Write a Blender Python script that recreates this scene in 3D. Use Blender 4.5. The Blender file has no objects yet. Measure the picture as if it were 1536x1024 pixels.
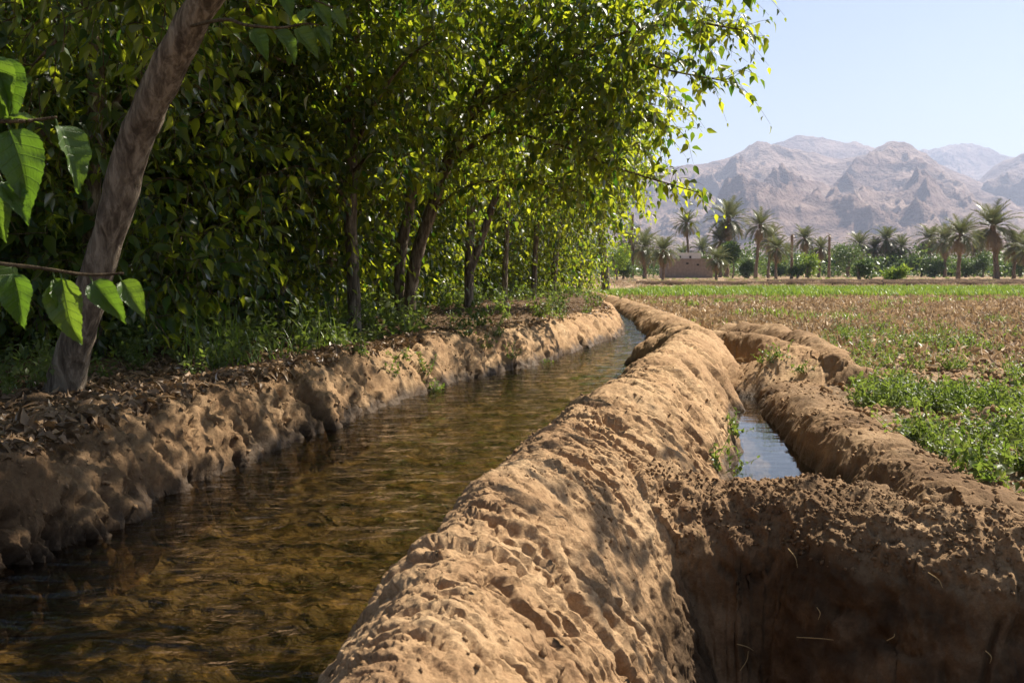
import bpy, math, random
import numpy as np
from mathutils import Vector

random.seed(11)
rng = np.random.default_rng(11)
S = bpy.context.scene
COL = S.collection
F = 1493.0
PITCH = math.atan((512 - 405) / F)
CAM = np.array([0.0, 0.0, 1.0])
SUN_AZ = math.radians(57)      # to the right of the view direction
SUN_EL = math.radians(50)

# ------------------------------------------------------------------ helpers
def ray(px, py):
    a, b = (px - 768) / F, (512 - py) / F
    c, s = math.cos(PITCH), math.sin(PITCH)
    return np.array([a, c + b * s, -s + b * c])

def at(px, py, z):
    d = ray(px, py)
    return CAM + d * ((z - 1.0) / d[2])

def atY(px, py, Y):
    d = ray(px, py)
    return CAM + d * (Y / d[1])

_PERM = np.random.default_rng(3).permutation(512).astype(np.int32)
_PERM = np.concatenate([_PERM, _PERM, _PERM])
_G = np.random.default_rng(4).normal(size=(512, 3)).astype(np.float32)
_G /= np.linalg.norm(_G, axis=1, keepdims=True)

def perlin(p):
    p = np.asarray(p, np.float32)
    out = np.empty(len(p), np.float32)
    for a in range(0, len(p), 300000):
        q = p[a:a + 300000]
        i = np.floor(q).astype(np.int32)
        f = q - i
        i &= 511
        u = f * f * f * (f * (f * 6 - 15) + 10)
        r = 0
        for dx in (0, 1):
            wx = u[:, 0] if dx else 1 - u[:, 0]
            hx = _PERM[(i[:, 0] + dx) & 511]
            for dy in (0, 1):
                wy = u[:, 1] if dy else 1 - u[:, 1]
                hy = _PERM[(hx + i[:, 1] + dy) & 511]
                for dz in (0, 1):
                    wz = u[:, 2] if dz else 1 - u[:, 2]
                    g = _G[_PERM[(hy + i[:, 2] + dz) & 511]]
                    dot = g[:, 0] * (f[:, 0] - dx) + g[:, 1] * (f[:, 1] - dy) + g[:, 2] * (f[:, 2] - dz)
                    r = r + dot * wx * wy * wz
        out[a:a + 300000] = r
    return out * 1.6

def fbm(p, octs=4, gain=.5, lac=2.03):
    s, a, q = 0, 1.0, np.asarray(p, np.float32)
    for o in range(octs):
        s = s + a * perlin(q + 17.3 * o)
        q = q * lac
        a *= gain
    return s

def sstep(a, b, x):
    t = np.clip((x - a) / (b - a), 0, 1)
    return t * t * (3 - 2 * t)

def catmull(P, n):
    P = np.asarray(P, float)
    Q = np.vstack([2 * P[0] - P[1], P, 2 * P[-1] - P[-2]])
    out = []
    for k in range(len(P) - 1):
        p0, p1, p2, p3 = Q[k:k + 4]
        for t in np.arange(n) / n:
            out.append(.5 * (2 * p1 + (p2 - p0) * t + (2 * p0 - 5 * p1 + 4 * p2 - p3) * t * t + (3 * p1 - p0 - 3 * p2 + p3) * t ** 3))
    out.append(P[-1])
    return np.array(out)

def build(name, V, tris=None, quads=None, mat=None, parent=None, attrs=None, smooth=True, normals=None, kind=None, label=None, cat=None, group=None):
    V = np.asarray(V, np.float32)
    me = bpy.data.meshes.new(name)
    nt = 0 if tris is None else len(tris)
    nq = 0 if quads is None else len(quads)
    loops = np.concatenate([np.asarray(x, np.int32).ravel() for x in (tris, quads) if x is not None and len(x)])
    tot = np.concatenate([np.full(nt, 3, np.int32), np.full(nq, 4, np.int32)])
    start = np.concatenate([[0], np.cumsum(tot)[:-1]]).astype(np.int32)
    me.vertices.add(len(V)); me.vertices.foreach_set('co', V.ravel())
    me.loops.add(len(loops)); me.loops.foreach_set('vertex_index', loops)
    me.polygons.add(nt + nq)
    me.polygons.foreach_set('loop_start', start)
    me.polygons.foreach_set('use_smooth', np.full(nt + nq, smooth, bool))
    for k, v in (attrs or {}).items():
        v = np.asarray(v, np.float32)
        t = 'FLOAT' if v.ndim == 1 else 'FLOAT_VECTOR'
        at_ = me.attributes.new(k, t, 'POINT')
        at_.data.foreach_set('value' if v.ndim == 1 else 'vector', v.ravel())
    me.update(calc_edges=True)
    if normals is not None:
        me.normals_split_custom_set_from_vertices(normals.tolist())
    if mat is not None:
        me.materials.append(mat)
    o = bpy.data.objects.new(name, me)
    COL.objects.link(o)
    if parent is not None:
        o.parent = parent
    tag(o, label, cat, group, kind)
    return o

def tag(o, label=None, cat=None, group=None, kind=None):
    for k, v in (('label', label), ('category', cat), ('group', group), ('kind', kind)):
        if v:
            o[k] = v
    return o

def empty(name, loc, label, cat, group=None):
    o = bpy.data.objects.new(name, None)
    o.empty_display_size = .1
    o.location = loc
    COL.objects.link(o)
    return tag(o, label, cat, group)

def dup(root, loc, rz=0, sc=1.0, label=None, group=None):
    r = root.copy(); COL.objects.link(r)
    r.location = loc; r.rotation_euler = (0, 0, rz)
    r.scale = sc if hasattr(sc, '__len__') else (sc, sc, sc)
    if label: r['label'] = label
    if group: r['group'] = group
    for ch in list(root.children):
        c = ch.copy(); COL.objects.link(c); c.parent = r
        for g in list(ch.children):
            d = g.copy(); COL.objects.link(d); d.parent = c
    return r

# ------------------------------------------------------------------ node materials
class N:
    def __init__(self, name):
        self.m = bpy.data.materials.new(name); self.m.use_nodes = True
        self.t = self.m.node_tree; self.t.nodes.clear()
        self.out = self.t.nodes.new('ShaderNodeOutputMaterial')
    def n(self, typ, **kw):
        x = self.t.nodes.new('ShaderNode' + typ)
        for k, v in kw.items():
            if k.startswith('i_'):
                self.set(x, k[2:], v)
            else:
                setattr(x, k, v)
        return x
    def set(self, x, key, v):
        key = key.replace('_', ' ')
        s = x.inputs[int(key)] if key.isdigit() else x.inputs[key]
        if isinstance(v, bpy.types.NodeSocket):
            self.t.links.new(v, s)
        else:
            s.default_value = v
    def attr(self, name, sock='Fac'):
        a = self.n('Attribute'); a.attribute_name = name
        return a.outputs[sock]
    def pos(self, scale=(1, 1, 1), loc=(0, 0, 0)):
        g = self.n('NewGeometry')
        mp = self.n('Mapping'); self.set(mp, 'Vector', g.outputs['Position']); self.set(mp, 'Scale', scale); self.set(mp, 'Location', loc)
        return mp.outputs[0]
    def opos(self, scale=(1, 1, 1)):
        g = self.n('TexCoord')
        mp = self.n('Mapping'); self.set(mp, 'Vector', g.outputs['Object']); self.set(mp, 'Scale', scale)
        return mp.outputs[0]
    def noise(self, vec, scale, detail=5, rough=.55, dist=0):
        x = self.n('TexNoise'); self.set(x, 'Vector', vec); self.set(x, 'Scale', scale); self.set(x, 'Detail', detail)
        self.set(x, 'Roughness', rough); self.set(x, 'Distortion', dist)
        return x.outputs[0]
    def voro(self, vec, scale, feature='F1', rnd=1):
        x = self.n('TexVoronoi'); x.feature = feature
        self.set(x, 'Vector', vec); self.set(x, 'Scale', scale); self.set(x, 'Randomness', rnd)
        return x.outputs['Distance']
    def ramp(self, fac, pts):
        x = self.n('ValToRGB'); self.set(x, 'Fac', fac)
        e = x.color_ramp.elements
        while len(e) < len(pts): e.new(.5)
        for k, (p, c) in enumerate(pts):
            e[k].position = p; e[k].color = (*c, 1) if len(c) == 3 else c
        return x.outputs[0]
    def math(self, op, a, b=0.0, c=0.0, clamp=False):
        x = self.n('Math', operation=op, use_clamp=clamp)
        for k, v in enumerate((a, b, c)):
            if v is not None: self.set(x, str(k), v)
        return x.outputs[0]
    def range(self, v, a, b, lo=0., hi=1.):
        x = self.n('MapRange'); self.set(x, 'Value', v)
        for k, q in (('From Min', a), ('From Max', b), ('To Min', lo), ('To Max', hi)): self.set(x, k, q)
        return x.outputs[0]
    def mix(self, fac, a, b, mode='MIX'):
        x = self.n('MixRGB', blend_type=mode)
        for k, v in enumerate((fac, a, b)):
            if isinstance(v, tuple) and len(v) == 3: v = (*v, 1)
            self.set(x, str(k), v)
        return x.outputs[0]
    def bump(self, h, strength, dist, normal=None):
        x = self.n('Bump'); self.set(x, 'Height', h); self.set(x, 'Strength', strength); self.set(x, 'Distance', dist)
        if normal is not None: self.set(x, 'Normal', normal)
        return x.outputs[0]
    def bsdf(self, color, rough=.8, normal=None, spec=.3):
        b = self.n('BsdfPrincipled')
        self.set(b, 'Base Color', (*color, 1) if isinstance(color, tuple) else color)
        self.set(b, 'Roughness', rough); self.set(b, 'Specular IOR Level', spec)
        if normal is not None: self.set(b, 'Normal', normal)
        return b.outputs[0]
    def finish(self, surf=None, vol=None):
        if surf is not None: self.t.links.new(surf, self.out.inputs['Surface'])
        if vol is not None: self.t.links.new(vol, self.out.inputs['Volume'])
        return self.m

def mat_mud():
    k = N('mud'); p = k.pos()
    big = k.noise(p, 2.2, 5)
    fine = k.noise(p, 26, 6, .65)
    dry = k.ramp(big, [(.3, (.28, .17, .09)), (.5, (.42, .268, .142)), (.72, (.53, .362, .205))])
    dry = k.mix(k.range(fine, .36, .56), k.mix(.5, dry, (.22, .12, .06)), dry)
    moist_shade_col = k.ramp(k.noise(p, 9, 6, .65), [(.3, (.032, .018, .009)), (.55, (.075, .043, .022)), (.75, (.16, .096, .052))])  # dark tone of moist soil, used for painted shade as well
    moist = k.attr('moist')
    c = k.mix(k.math('MULTIPLY', moist, k.range(k.noise(p, 6, 5), .2, .6, .55, 1.1), clamp=True), dry, moist_shade_col)
    wet = k.attr('wet')
    grit = k.noise(p, 150, 4, .7)
    c = k.mix(k.range(grit, .42, .62, .42, 0), c, k.mix(.7, c, (.06, .035, .018)))
    c = k.mix(k.math('MULTIPLY', wet, .88), c, (.040, .025, .014))
    rough = k.range(wet, 0, 1, .9, .55)
    g = k.noise(p, 120, 8, .7)
    pits = k.voro(p, 55, 'SMOOTH_F1')
    crumbs = k.noise(p, 38, 7, .62, .3)
    nb = k.bump(crumbs, .5, .014)
    nb = k.bump(pits, .3, .010, nb)
    nb = k.bump(g, .8, .008, nb)
    return k.finish(k.bsdf(c, rough, nb, k.range(wet, 0, 1, .12, .14)))

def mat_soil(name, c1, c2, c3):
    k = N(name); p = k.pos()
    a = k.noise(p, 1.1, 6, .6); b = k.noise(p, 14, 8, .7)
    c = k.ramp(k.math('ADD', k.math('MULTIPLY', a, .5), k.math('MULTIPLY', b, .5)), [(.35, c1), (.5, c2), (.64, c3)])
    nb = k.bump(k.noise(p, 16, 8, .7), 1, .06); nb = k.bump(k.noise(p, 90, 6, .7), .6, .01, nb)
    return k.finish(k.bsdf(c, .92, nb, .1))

def mat_bed():
    k = N('stream_bed'); p = k.pos()
    a = k.noise(p, 4.5, 7, .55, .6); v = k.noise(p, 36, 5, .6, .4)
    c = k.ramp(a, [(.32, (.02, .015, .007)), (.5, (.085, .064, .028)), (.7, (.24, .175, .085))])
    c = k.mix(k.range(v, .60, .72, 0, .7), c, (.42, .29, .07))
    c = k.mix(k.range(k.noise(p, 5, 3), .55, .72, 0, .5), c, (.10, .085, .025))
    nb = k.bump(v, .8, .02)
    return k.finish(k.bsdf(c, .6, nb))

def mat_water(name, tint, amp=1.0):
    k = N(name)
    p = k.pos()
    r = k.noise(k.pos((3.2, 10, 3)), 1, 4, .5, .5)
    r2 = k.noise(k.pos((20, 55, 3), (3, 1, 0)), 1, 3, .5, .4)
    nb = k.bump(r, 1.0, .055 * amp); nb = k.bump(r2, .5, .008 * amp, nb)
    fr = k.n('Fresnel'); k.set(fr, 'IOR', 1.33); k.set(fr, 'Normal', nb)
    t = k.n('BsdfTransparent'); k.set(t, 'Color', (*tint, 1))
    g = k.n('BsdfGlossy'); k.set(g, 'Roughness', .035); k.set(g, 'Normal', nb); k.set(g, 'Color', (1, 1, 1, 1))
    m = k.n('MixShader'); k.set(m, '0', fr.outputs[0]); k.set(m, '1', t.outputs[0]); k.set(m, '2', g.outputs[0])
    return k.finish(m.outputs[0])

def mat_leaf(name, d1, d2, tr1, tr2, tfac=.45, gloss=.8, veins=False, rough=.4):
    k = N(name)
    r = k.attr('rnd')
    dif = k.mix(r, d1, d2); tra = k.mix(r, tr1, tr2)
    nb = None
    if veins:
        uv = k.n('SeparateXYZ'); k.set(uv, '0', k.attr('luv', 'Vector'))
        u, v = uv.outputs[0], uv.outputs[1]
        av = k.math('ABSOLUTE', v)
        w = k.math('SINE', k.math('MULTIPLY', k.math('SUBTRACT', u, k.math('MULTIPLY', av, .16)), 52))
        vein = k.math('MAXIMUM', k.range(w, .9, 1), k.range(av, .05, .015))
        dif = k.mix(k.math('MULTIPLY', vein, .35), dif, (.16, .22, .06)); tra = k.mix(k.math('MULTIPLY', vein, .4), tra, (.09, .15, .02))
        nb = k.bump(k.math('ADD', k.math('MULTIPLY', vein, -1), k.math('MULTIPLY', k.noise(k.attr('luv', 'Vector'), 9), .8)), .5, .004)
    a = k.n('BsdfDiffuse'); k.set(a, 'Color', dif)
    b = k.n('BsdfTranslucent'); k.set(b, 'Color', tra)
    m = k.n('MixShader'); k.set(m, '0', tfac); k.set(m, '1', a.outputs[0]); k.set(m, '2', b.outputs[0])
    g = k.n('BsdfGlossy'); k.set(g, 'Roughness', rough)
    if nb is not None:
        for q in (a, b, g): k.set(q, 'Normal', nb)
    fr = k.n('Fresnel'); k.set(fr, 'IOR', 1.42)
    m2 = k.n('MixShader'); k.set(m2, '0', k.math('MINIMUM', k.math('MULTIPLY', fr.outputs[0], gloss), .16)); k.set(m2, '1', m.outputs[0]); k.set(m2, '2', g.outputs[0])
    return k.finish(m2.outputs[0])

def mat_bark(name, c1, c2, c3, sc=1.0):
    k = N(name); p = k.opos((sc * 14, sc * 14, sc * 3))
    a = k.noise(p, 1.6, 8, .65, .4); b = k.noise(k.opos((sc * 3, sc * 3, sc * 3)), 1, 4)
    c = k.ramp(a, [(.38, c1), (.5, c2), (.6, c3)])
    c = k.mix(k.range(b, .5, .7, 0, .55), c, c1)
    nb = k.bump(a, 1, .035); nb = k.bump(k.noise(k.opos((sc * 60, sc * 60, sc * 16)), 1, 6, .7), .7, .008, nb)
    return k.finish(k.bsdf(c, .85, nb, .15))

def mat_flat(name, c1, c2, scale=4, rough=.85, bump=.02):
    k = N(name); p = k.opos()
    a = k.noise(p, scale, 6, .6)
    return k.finish(k.bsdf(k.ramp(a, [(.35, c1), (.65, c2)]), rough, k.bump(k.noise(p, scale * 6, 6, .6), .6, bump), .15))

def mat_rock():
    k = N('rock'); p = k.pos((.001, .001, .001))
    strat = k.noise(k.pos((.0012, .0012, .006)), 2.2, 9, .62, .8)
    c = k.ramp(strat, [(.3, (.13, .085, .075)), (.46, (.23, .158, .132)), (.6, (.35, .255, .21)), (.75, (.19, .13, .115))])
    b = k.noise(p, 5, 10, .62)
    nb = k.bump(b, 1, 70); nb = k.bump(k.noise(p, 26, 8, .6), 1, 30, nb)
    return k.finish(k.bsdf(c, .95, nb, .05))

M = dict(
    mud=mat_mud(),
    soil=mat_soil('field_soil', (.15, .098, .055), (.30, .205, .125), (.46, .335, .215)),
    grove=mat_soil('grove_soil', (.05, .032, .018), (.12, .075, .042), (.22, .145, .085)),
    bed=mat_bed(),
    water=mat_water('canal_water', (.62, .53, .36)),
    ditch=mat_water('ditch_water', (.55, .5, .42), .035),
    leaf=mat_leaf('mulberry_leaf', (.012, .036, .010), (.036, .082, .015), (.075, .19, .012), (.70, .74, .035), .52, .7),
    bigleaf=mat_leaf('mulberry_leaf_veined', (.045, .085, .02), (.06, .10, .02), (.15, .28, .02), (.26, .38, .03), .45, .8, True, .3),
    herb=mat_leaf('herb_leaf', (.05, .075, .026), (.12, .14, .055), (.18, .30, .03), (.34, .42, .06), .4, .4),
    crop=mat_leaf('crop_leaf', (.08, .15, .022), (.16, .22, .045), (.22, .36, .03), (.36, .44, .06), .4, .06),
    dry=mat_leaf('dry_leaf', (.27, .185, .105), (.68, .54, .38), (.25, .16, .08), (.5, .36, .2), .25, .04),
    litter=mat_leaf('litter_leaf', (.09, .055, .03), (.32, .21, .12), (.12, .07, .03), (.25, .15, .06), .2, .5),
    straw=mat_flat('straw', (.34, .23, .10), (.45, .32, .15)),
    bark=mat_bark('mulberry_bark', (.08, .06, .043), (.175, .135, .097), (.31, .25, .185)),
    twig=mat_bark('twig_bark', (.08, .055, .03), (.15, .105, .06), (.22, .16, .09), 2),
    palmbark=mat_bark('palm_bark', (.10, .07, .045), (.19, .135, .09), (.28, .2, .14), .5),
    palm=mat_leaf('palm_frond', (.085, .105, .045), (.17, .17, .085), (.12, .16, .04), (.22, .22, .09), .25, .07),
    palmdry=mat_leaf('palm_frond_dry', (.24, .17, .09), (.34, .25, .14), (.2, .14, .06), (.3, .2, .1), .2, .3),
    bush=mat_leaf('bush_leaf', (.04, .08, .025), (.09, .14, .035), (.10, .18, .03), (.2, .28, .05), .3, .5),
    rock=mat_rock(),
    adobe=mat_flat('adobe', (.20, .15, .115), (.27, .205, .16), 3),
    plaster=mat_flat('white_plaster', (.56, .49, .42), (.66, .6, .53), 3),
    hole=mat_flat('dark_opening', (.02, .016, .012), (.03, .024, .02)),
)

# ------------------------------------------------------------------ terrain: ridges
def ridge(pts, zl, zr, wl, wr, pl=2.0, pr=2.0, n=4):
    """pts: rows (x, y, crest height). zl, zr, wl, wr: a number, or one per point."""
    P = np.array([np.asarray(q, float)[:3] for q in pts])
    ex = np.stack([np.full(len(P), v) if np.isscalar(v) else np.asarray(v, float) for v in (zl, zr, wl, wr)], 1)
    A = catmull(np.hstack([P, ex]), n)
    seg = np.linalg.norm(np.diff(A[:, :2], axis=0), axis=1)
    return dict(A=A, s=np.concatenate([[0], np.cumsum(seg)]), pl=pl, pr=pr, w=A[:, 5:7].max())

def A3(*rows):
    return [at(px, py, z) for px, py, z in rows]

CRp = [np.array([-.75, -2.5, .36]), np.array([-.5, -.6, .38]), np.array([-.36, .7, .40])] + A3(
    (575, 1000, .41), (640, 868, .43), (694, 786, .43), (746, 718, .43), (806, 668, .42), (872, 617, .42), (922, 580, .43), (968, 550, .44), (1008, 516, .45), (1036, 492, .43))
nC = len(CRp)
zrC = [-.6] * 8 + [-.25] * (nC - 8)
wrC = [.55, .55, .55, .56, .58, .6, .62, .66, .68, .66, .62, .56, .5]
CR = ridge(CRp, -.25, zrC, [.42] * 3 + [.33, .33, .33, .34, .36, .4, .42, .45, .45, .4], wrC, 2.0, 2.1)
FRp = A3((1036, 492, .43), (1012, 478, .31), (985, 467, .26), (955, 456, .23), (928, 447, .23), (905, 441, .22), (880, 436, .22), (856, 432, .22)) + [np.array([.8, 52, .2]), np.array([-3, 60, .2])]
FR = ridge(FRp, -.25, 0, .5, .5)
HUMP = ridge(A3((985, 503, .30), (1020, 492, .42), (1052, 497, .42), (1072, 525, .30)), -.25, -.25, .45, .45)
LBp = [np.array([-3.2, -2.5, .36]), np.array([-2.6, 0, .36]), np.array([-2.3, 2.2, .36])] + A3(
    (0, 668, .36), (120, 625, .37), (230, 594, .38), (350, 563, .38), (450, 543, .38), (545, 522, .38), (640, 503, .40), (740, 492, .39), (800, 484, .38), (865, 474, .36), (908, 470, .30),
    (903, 452, .22), (890, 446, .22), (870, 441, .2), (845, 436, .2)) + [np.array([-.5, 50, .2]), np.array([-4, 57, .2])]
LB = ridge(LBp, .2, -.25, .6, [.45] * 3 + [.40, .42, .45, .48, .5, .52, .5, .5, .48, .45, .4, .45, .45, .45, .45, .45, .45])
XBp = A3((842, 690, .33), (880, 696, .31), (945, 708, .26), (1020, 722, .225), (1120, 728, .215), (1232, 726, .245), (1310, 748, .23), (1420, 762, .23), (1540, 776, .23)) + [np.array([2.6, 3.0, .23]), np.array([4.5, 2.4, .22]), np.array([8, 1.0, .2])]
XB = ridge(XBp, -.25, -.6, .40, .42, 2.4, 3.5)
RDp = A3((1166, 570, .05), (1196, 590, .12), (1246, 622, .18), (1330, 668, .195), (1392, 706, .20), (1420, 728, .205))
RD = ridge(RDp, .0, -.22, .45, [.30, .28, .25, .25, .26, .28], 2, 2.2)
BB = ridge(A3((1036, 492, .40), (1066, 494, .36), (1130, 501, .35), (1180, 509, .35), (1215, 525, .28)), .0, -.15, .34, .34)
DD = ridge(A3((1088, 566, .04), (1118, 545, .18), (1160, 526, .30), (1200, 517, .34), (1230, 533, .27), (1250, 560, .10)), -.15, -.2, .4, .6)
CC = ridge(A3((1095, 485, .22), (1150, 487, .33), (1195, 496, .35), (1245, 517, .34), (1282, 544, .24), (1294, 566, .06)), 0, -.1, .34, .36)
RIDGES = [('canal_bank', LB), ('canal_dyke', CR), ('canal_dyke_bend', HUMP), ('far_canal_dyke', FR), ('cross_dyke', XB), ('ditch_dyke', RD), ('side_dyke', BB), ('mud_mound', DD), ('curved_dyke', CC)]

def inpoly(x, y, P):
    r = np.zeros(len(x), bool)
    for k in range(len(P)):
        x1, y1 = P[k]; x2, y2 = P[(k + 1) % len(P)]
        if y1 == y2: continue
        c = ((y1 > y) != (y2 > y)) & (x < (x2 - x1) * (y - y1) / (y2 - y1) + x1)
        r ^= c
    return r

cr2, xb2, rd2 = CR['A'][:, :2], XB['A'][:, :2], RD['A'][:, :2]
_k = np.argmin(np.abs(cr2[:, 1] - 3.35))
PIT = np.vstack([cr2[:_k], xb2[4:], [[8, -4], [-.7, -4]]])
_m = np.argmin(np.abs(cr2[:, 1] - 9.0))
DITCH = np.vstack([cr2[_k:_m], at(1100, 556, 0)[:2][None], rd2, at(1240, 726, .24)[:2][None], at(1120, 728, .21)[:2][None], at(1020, 714, .24)[:2][None]])
_r = np.vstack([CR['A'][:, :2], FR['A'][1:, :2]])
XR = lambda y: np.interp(y, _r[:, 1], _r[:, 0])
_l = LB['A'][:, :2]
_lo = np.argsort(_l[:, 1])
XL = lambda y: np.interp(y, _l[_lo, 1], _l[_lo, 0])

def height(x, y):
    """terrain height, winning ridge (or -1 grove, -2 bed, -3 field, -4 pit, -5 ditch), along, across"""
    x = np.asarray(x, float); y = np.asarray(y, float)
    n = len(x)
    p2 = np.stack([x, y, np.zeros(n)], 1)
    zf = .07 + .03 * fbm(p2 * .5, 3) + .02 * fbm(p2 * 2.3, 2)
    cls = np.full(n, -3)
    grove = x < XL(y); bed = ~grove & (x < XR(y))
    zf = np.where(grove, .27 + .03 * fbm(p2 * 1.3 + 5, 3), zf); cls[grove] = -1
    zf = np.where(bed, -.2 + .03 * fbm(p2 * 3 + 9, 3), zf); cls[bed] = -2
    d_ = inpoly(x, y, DITCH); zf[d_] = -.2; cls[d_] = -5
    pt = inpoly(x, y, PIT); zf[pt] = -.58 + .03 * perlin(p2[pt] * 4); cls[pt] = -4
    far = np.hypot(x, y)
    zf = np.where(grove, zf + (.05 - .27) * sstep(30, 55, far), zf)
    along = np.zeros(n); across = np.zeros(n); best = zf.copy()
    z = zf.copy()
    for ri, (nm, R) in enumerate(RIDGES):
        A = R['A']; w = R['w'] * 1.25
        lo, hi = A[:, :2].min(0) - w, A[:, :2].max(0) + w
        idx = np.nonzero((x > lo[0]) & (x < hi[0]) & (y > lo[1]) & (y < hi[1]))[0]
        if not len(idx): continue
        # wobble of the plan so that the crest and the feet meander
        wob = .055 * fbm(p2[idx] * 1.5 + 3.1 * ri, 3)
        px, py = x[idx] + wob, y[idx] + .5 * wob
        bd = np.full(len(idx), 1e9); bs = np.zeros(len(idx)); bsg = np.zeros(len(idx)); bk = np.zeros(len(idx), int); bt = np.zeros(len(idx))
        for k in range(len(A) - 1):
            a, b = A[k, :2], A[k + 1, :2]
            e = b - a; L2 = e @ e
            if L2 < 1e-9: continue
            t = np.clip(((px - a[0]) * e[0] + (py - a[1]) * e[1]) / L2, 0, 1)
            dx, dy = px - a[0] - t * e[0], py - a[1] - t * e[1]
            dd = dx * dx + dy * dy
            q = dd < bd
            bd[q] = dd[q]; bk[q] = k; bt[q] = t[q]; bsg[q] = (e[0] * dy - e[1] * dx)[q]
        bd = np.sqrt(bd)
        B = A[bk] * (1 - bt)[:, None] + A[bk + 1] * bt[:, None]
        s = R['s'][bk] * (1 - bt) + R['s'][bk + 1] * bt
        left = bsg > 0
        jit = 1 + .14 * perlin(np.stack([s * 1.7 + 40 * ri, left * 9.0, s * 0], 1)) + .08 * perlin(np.stack([s * 5 + 40 * ri, left * 5.0, s * 0], 1))
        wd = np.where(left, B[:, 5], B[:, 6]) * jit
        zb = np.where(left, B[:, 3], B[:, 4])
        pp = np.where(left, R['pl'], R['pr'])
        zc = B[:, 2] + .035 * perlin(np.stack([s * 1.3 + 7 * ri, s * 0, s * 0], 1)) + .018 * perlin(np.stack([s * 4.1 + 7 * ri, s * 0 + 4, s * 0], 1))
        t = bd / wd
        r = np.where(t < 1.15, zb + (zc - zb) * (1 - t ** pp), -9)
        zi = z[idx]
        win = r > best[idx]
        cls[idx[win]] = ri; along[idx[win]] = s[win] + 50 * ri; across[idx[win]] = (bd * np.where(left, -1, 1))[win]
        best[idx[win]] = r[win]
        kk = .12 if ri == 4 else .035
        hh = np.clip(.5 + .5 * (r - zi) / kk, 0, 1)
        z[idx] = np.where(r > -8, zi * (1 - hh) + r * hh + kk * hh * (1 - hh), zi)
    return z, cls, along, across

def ground(x, y):
    return height(np.atleast_1d(x), np.atleast_1d(y))[0]

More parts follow.
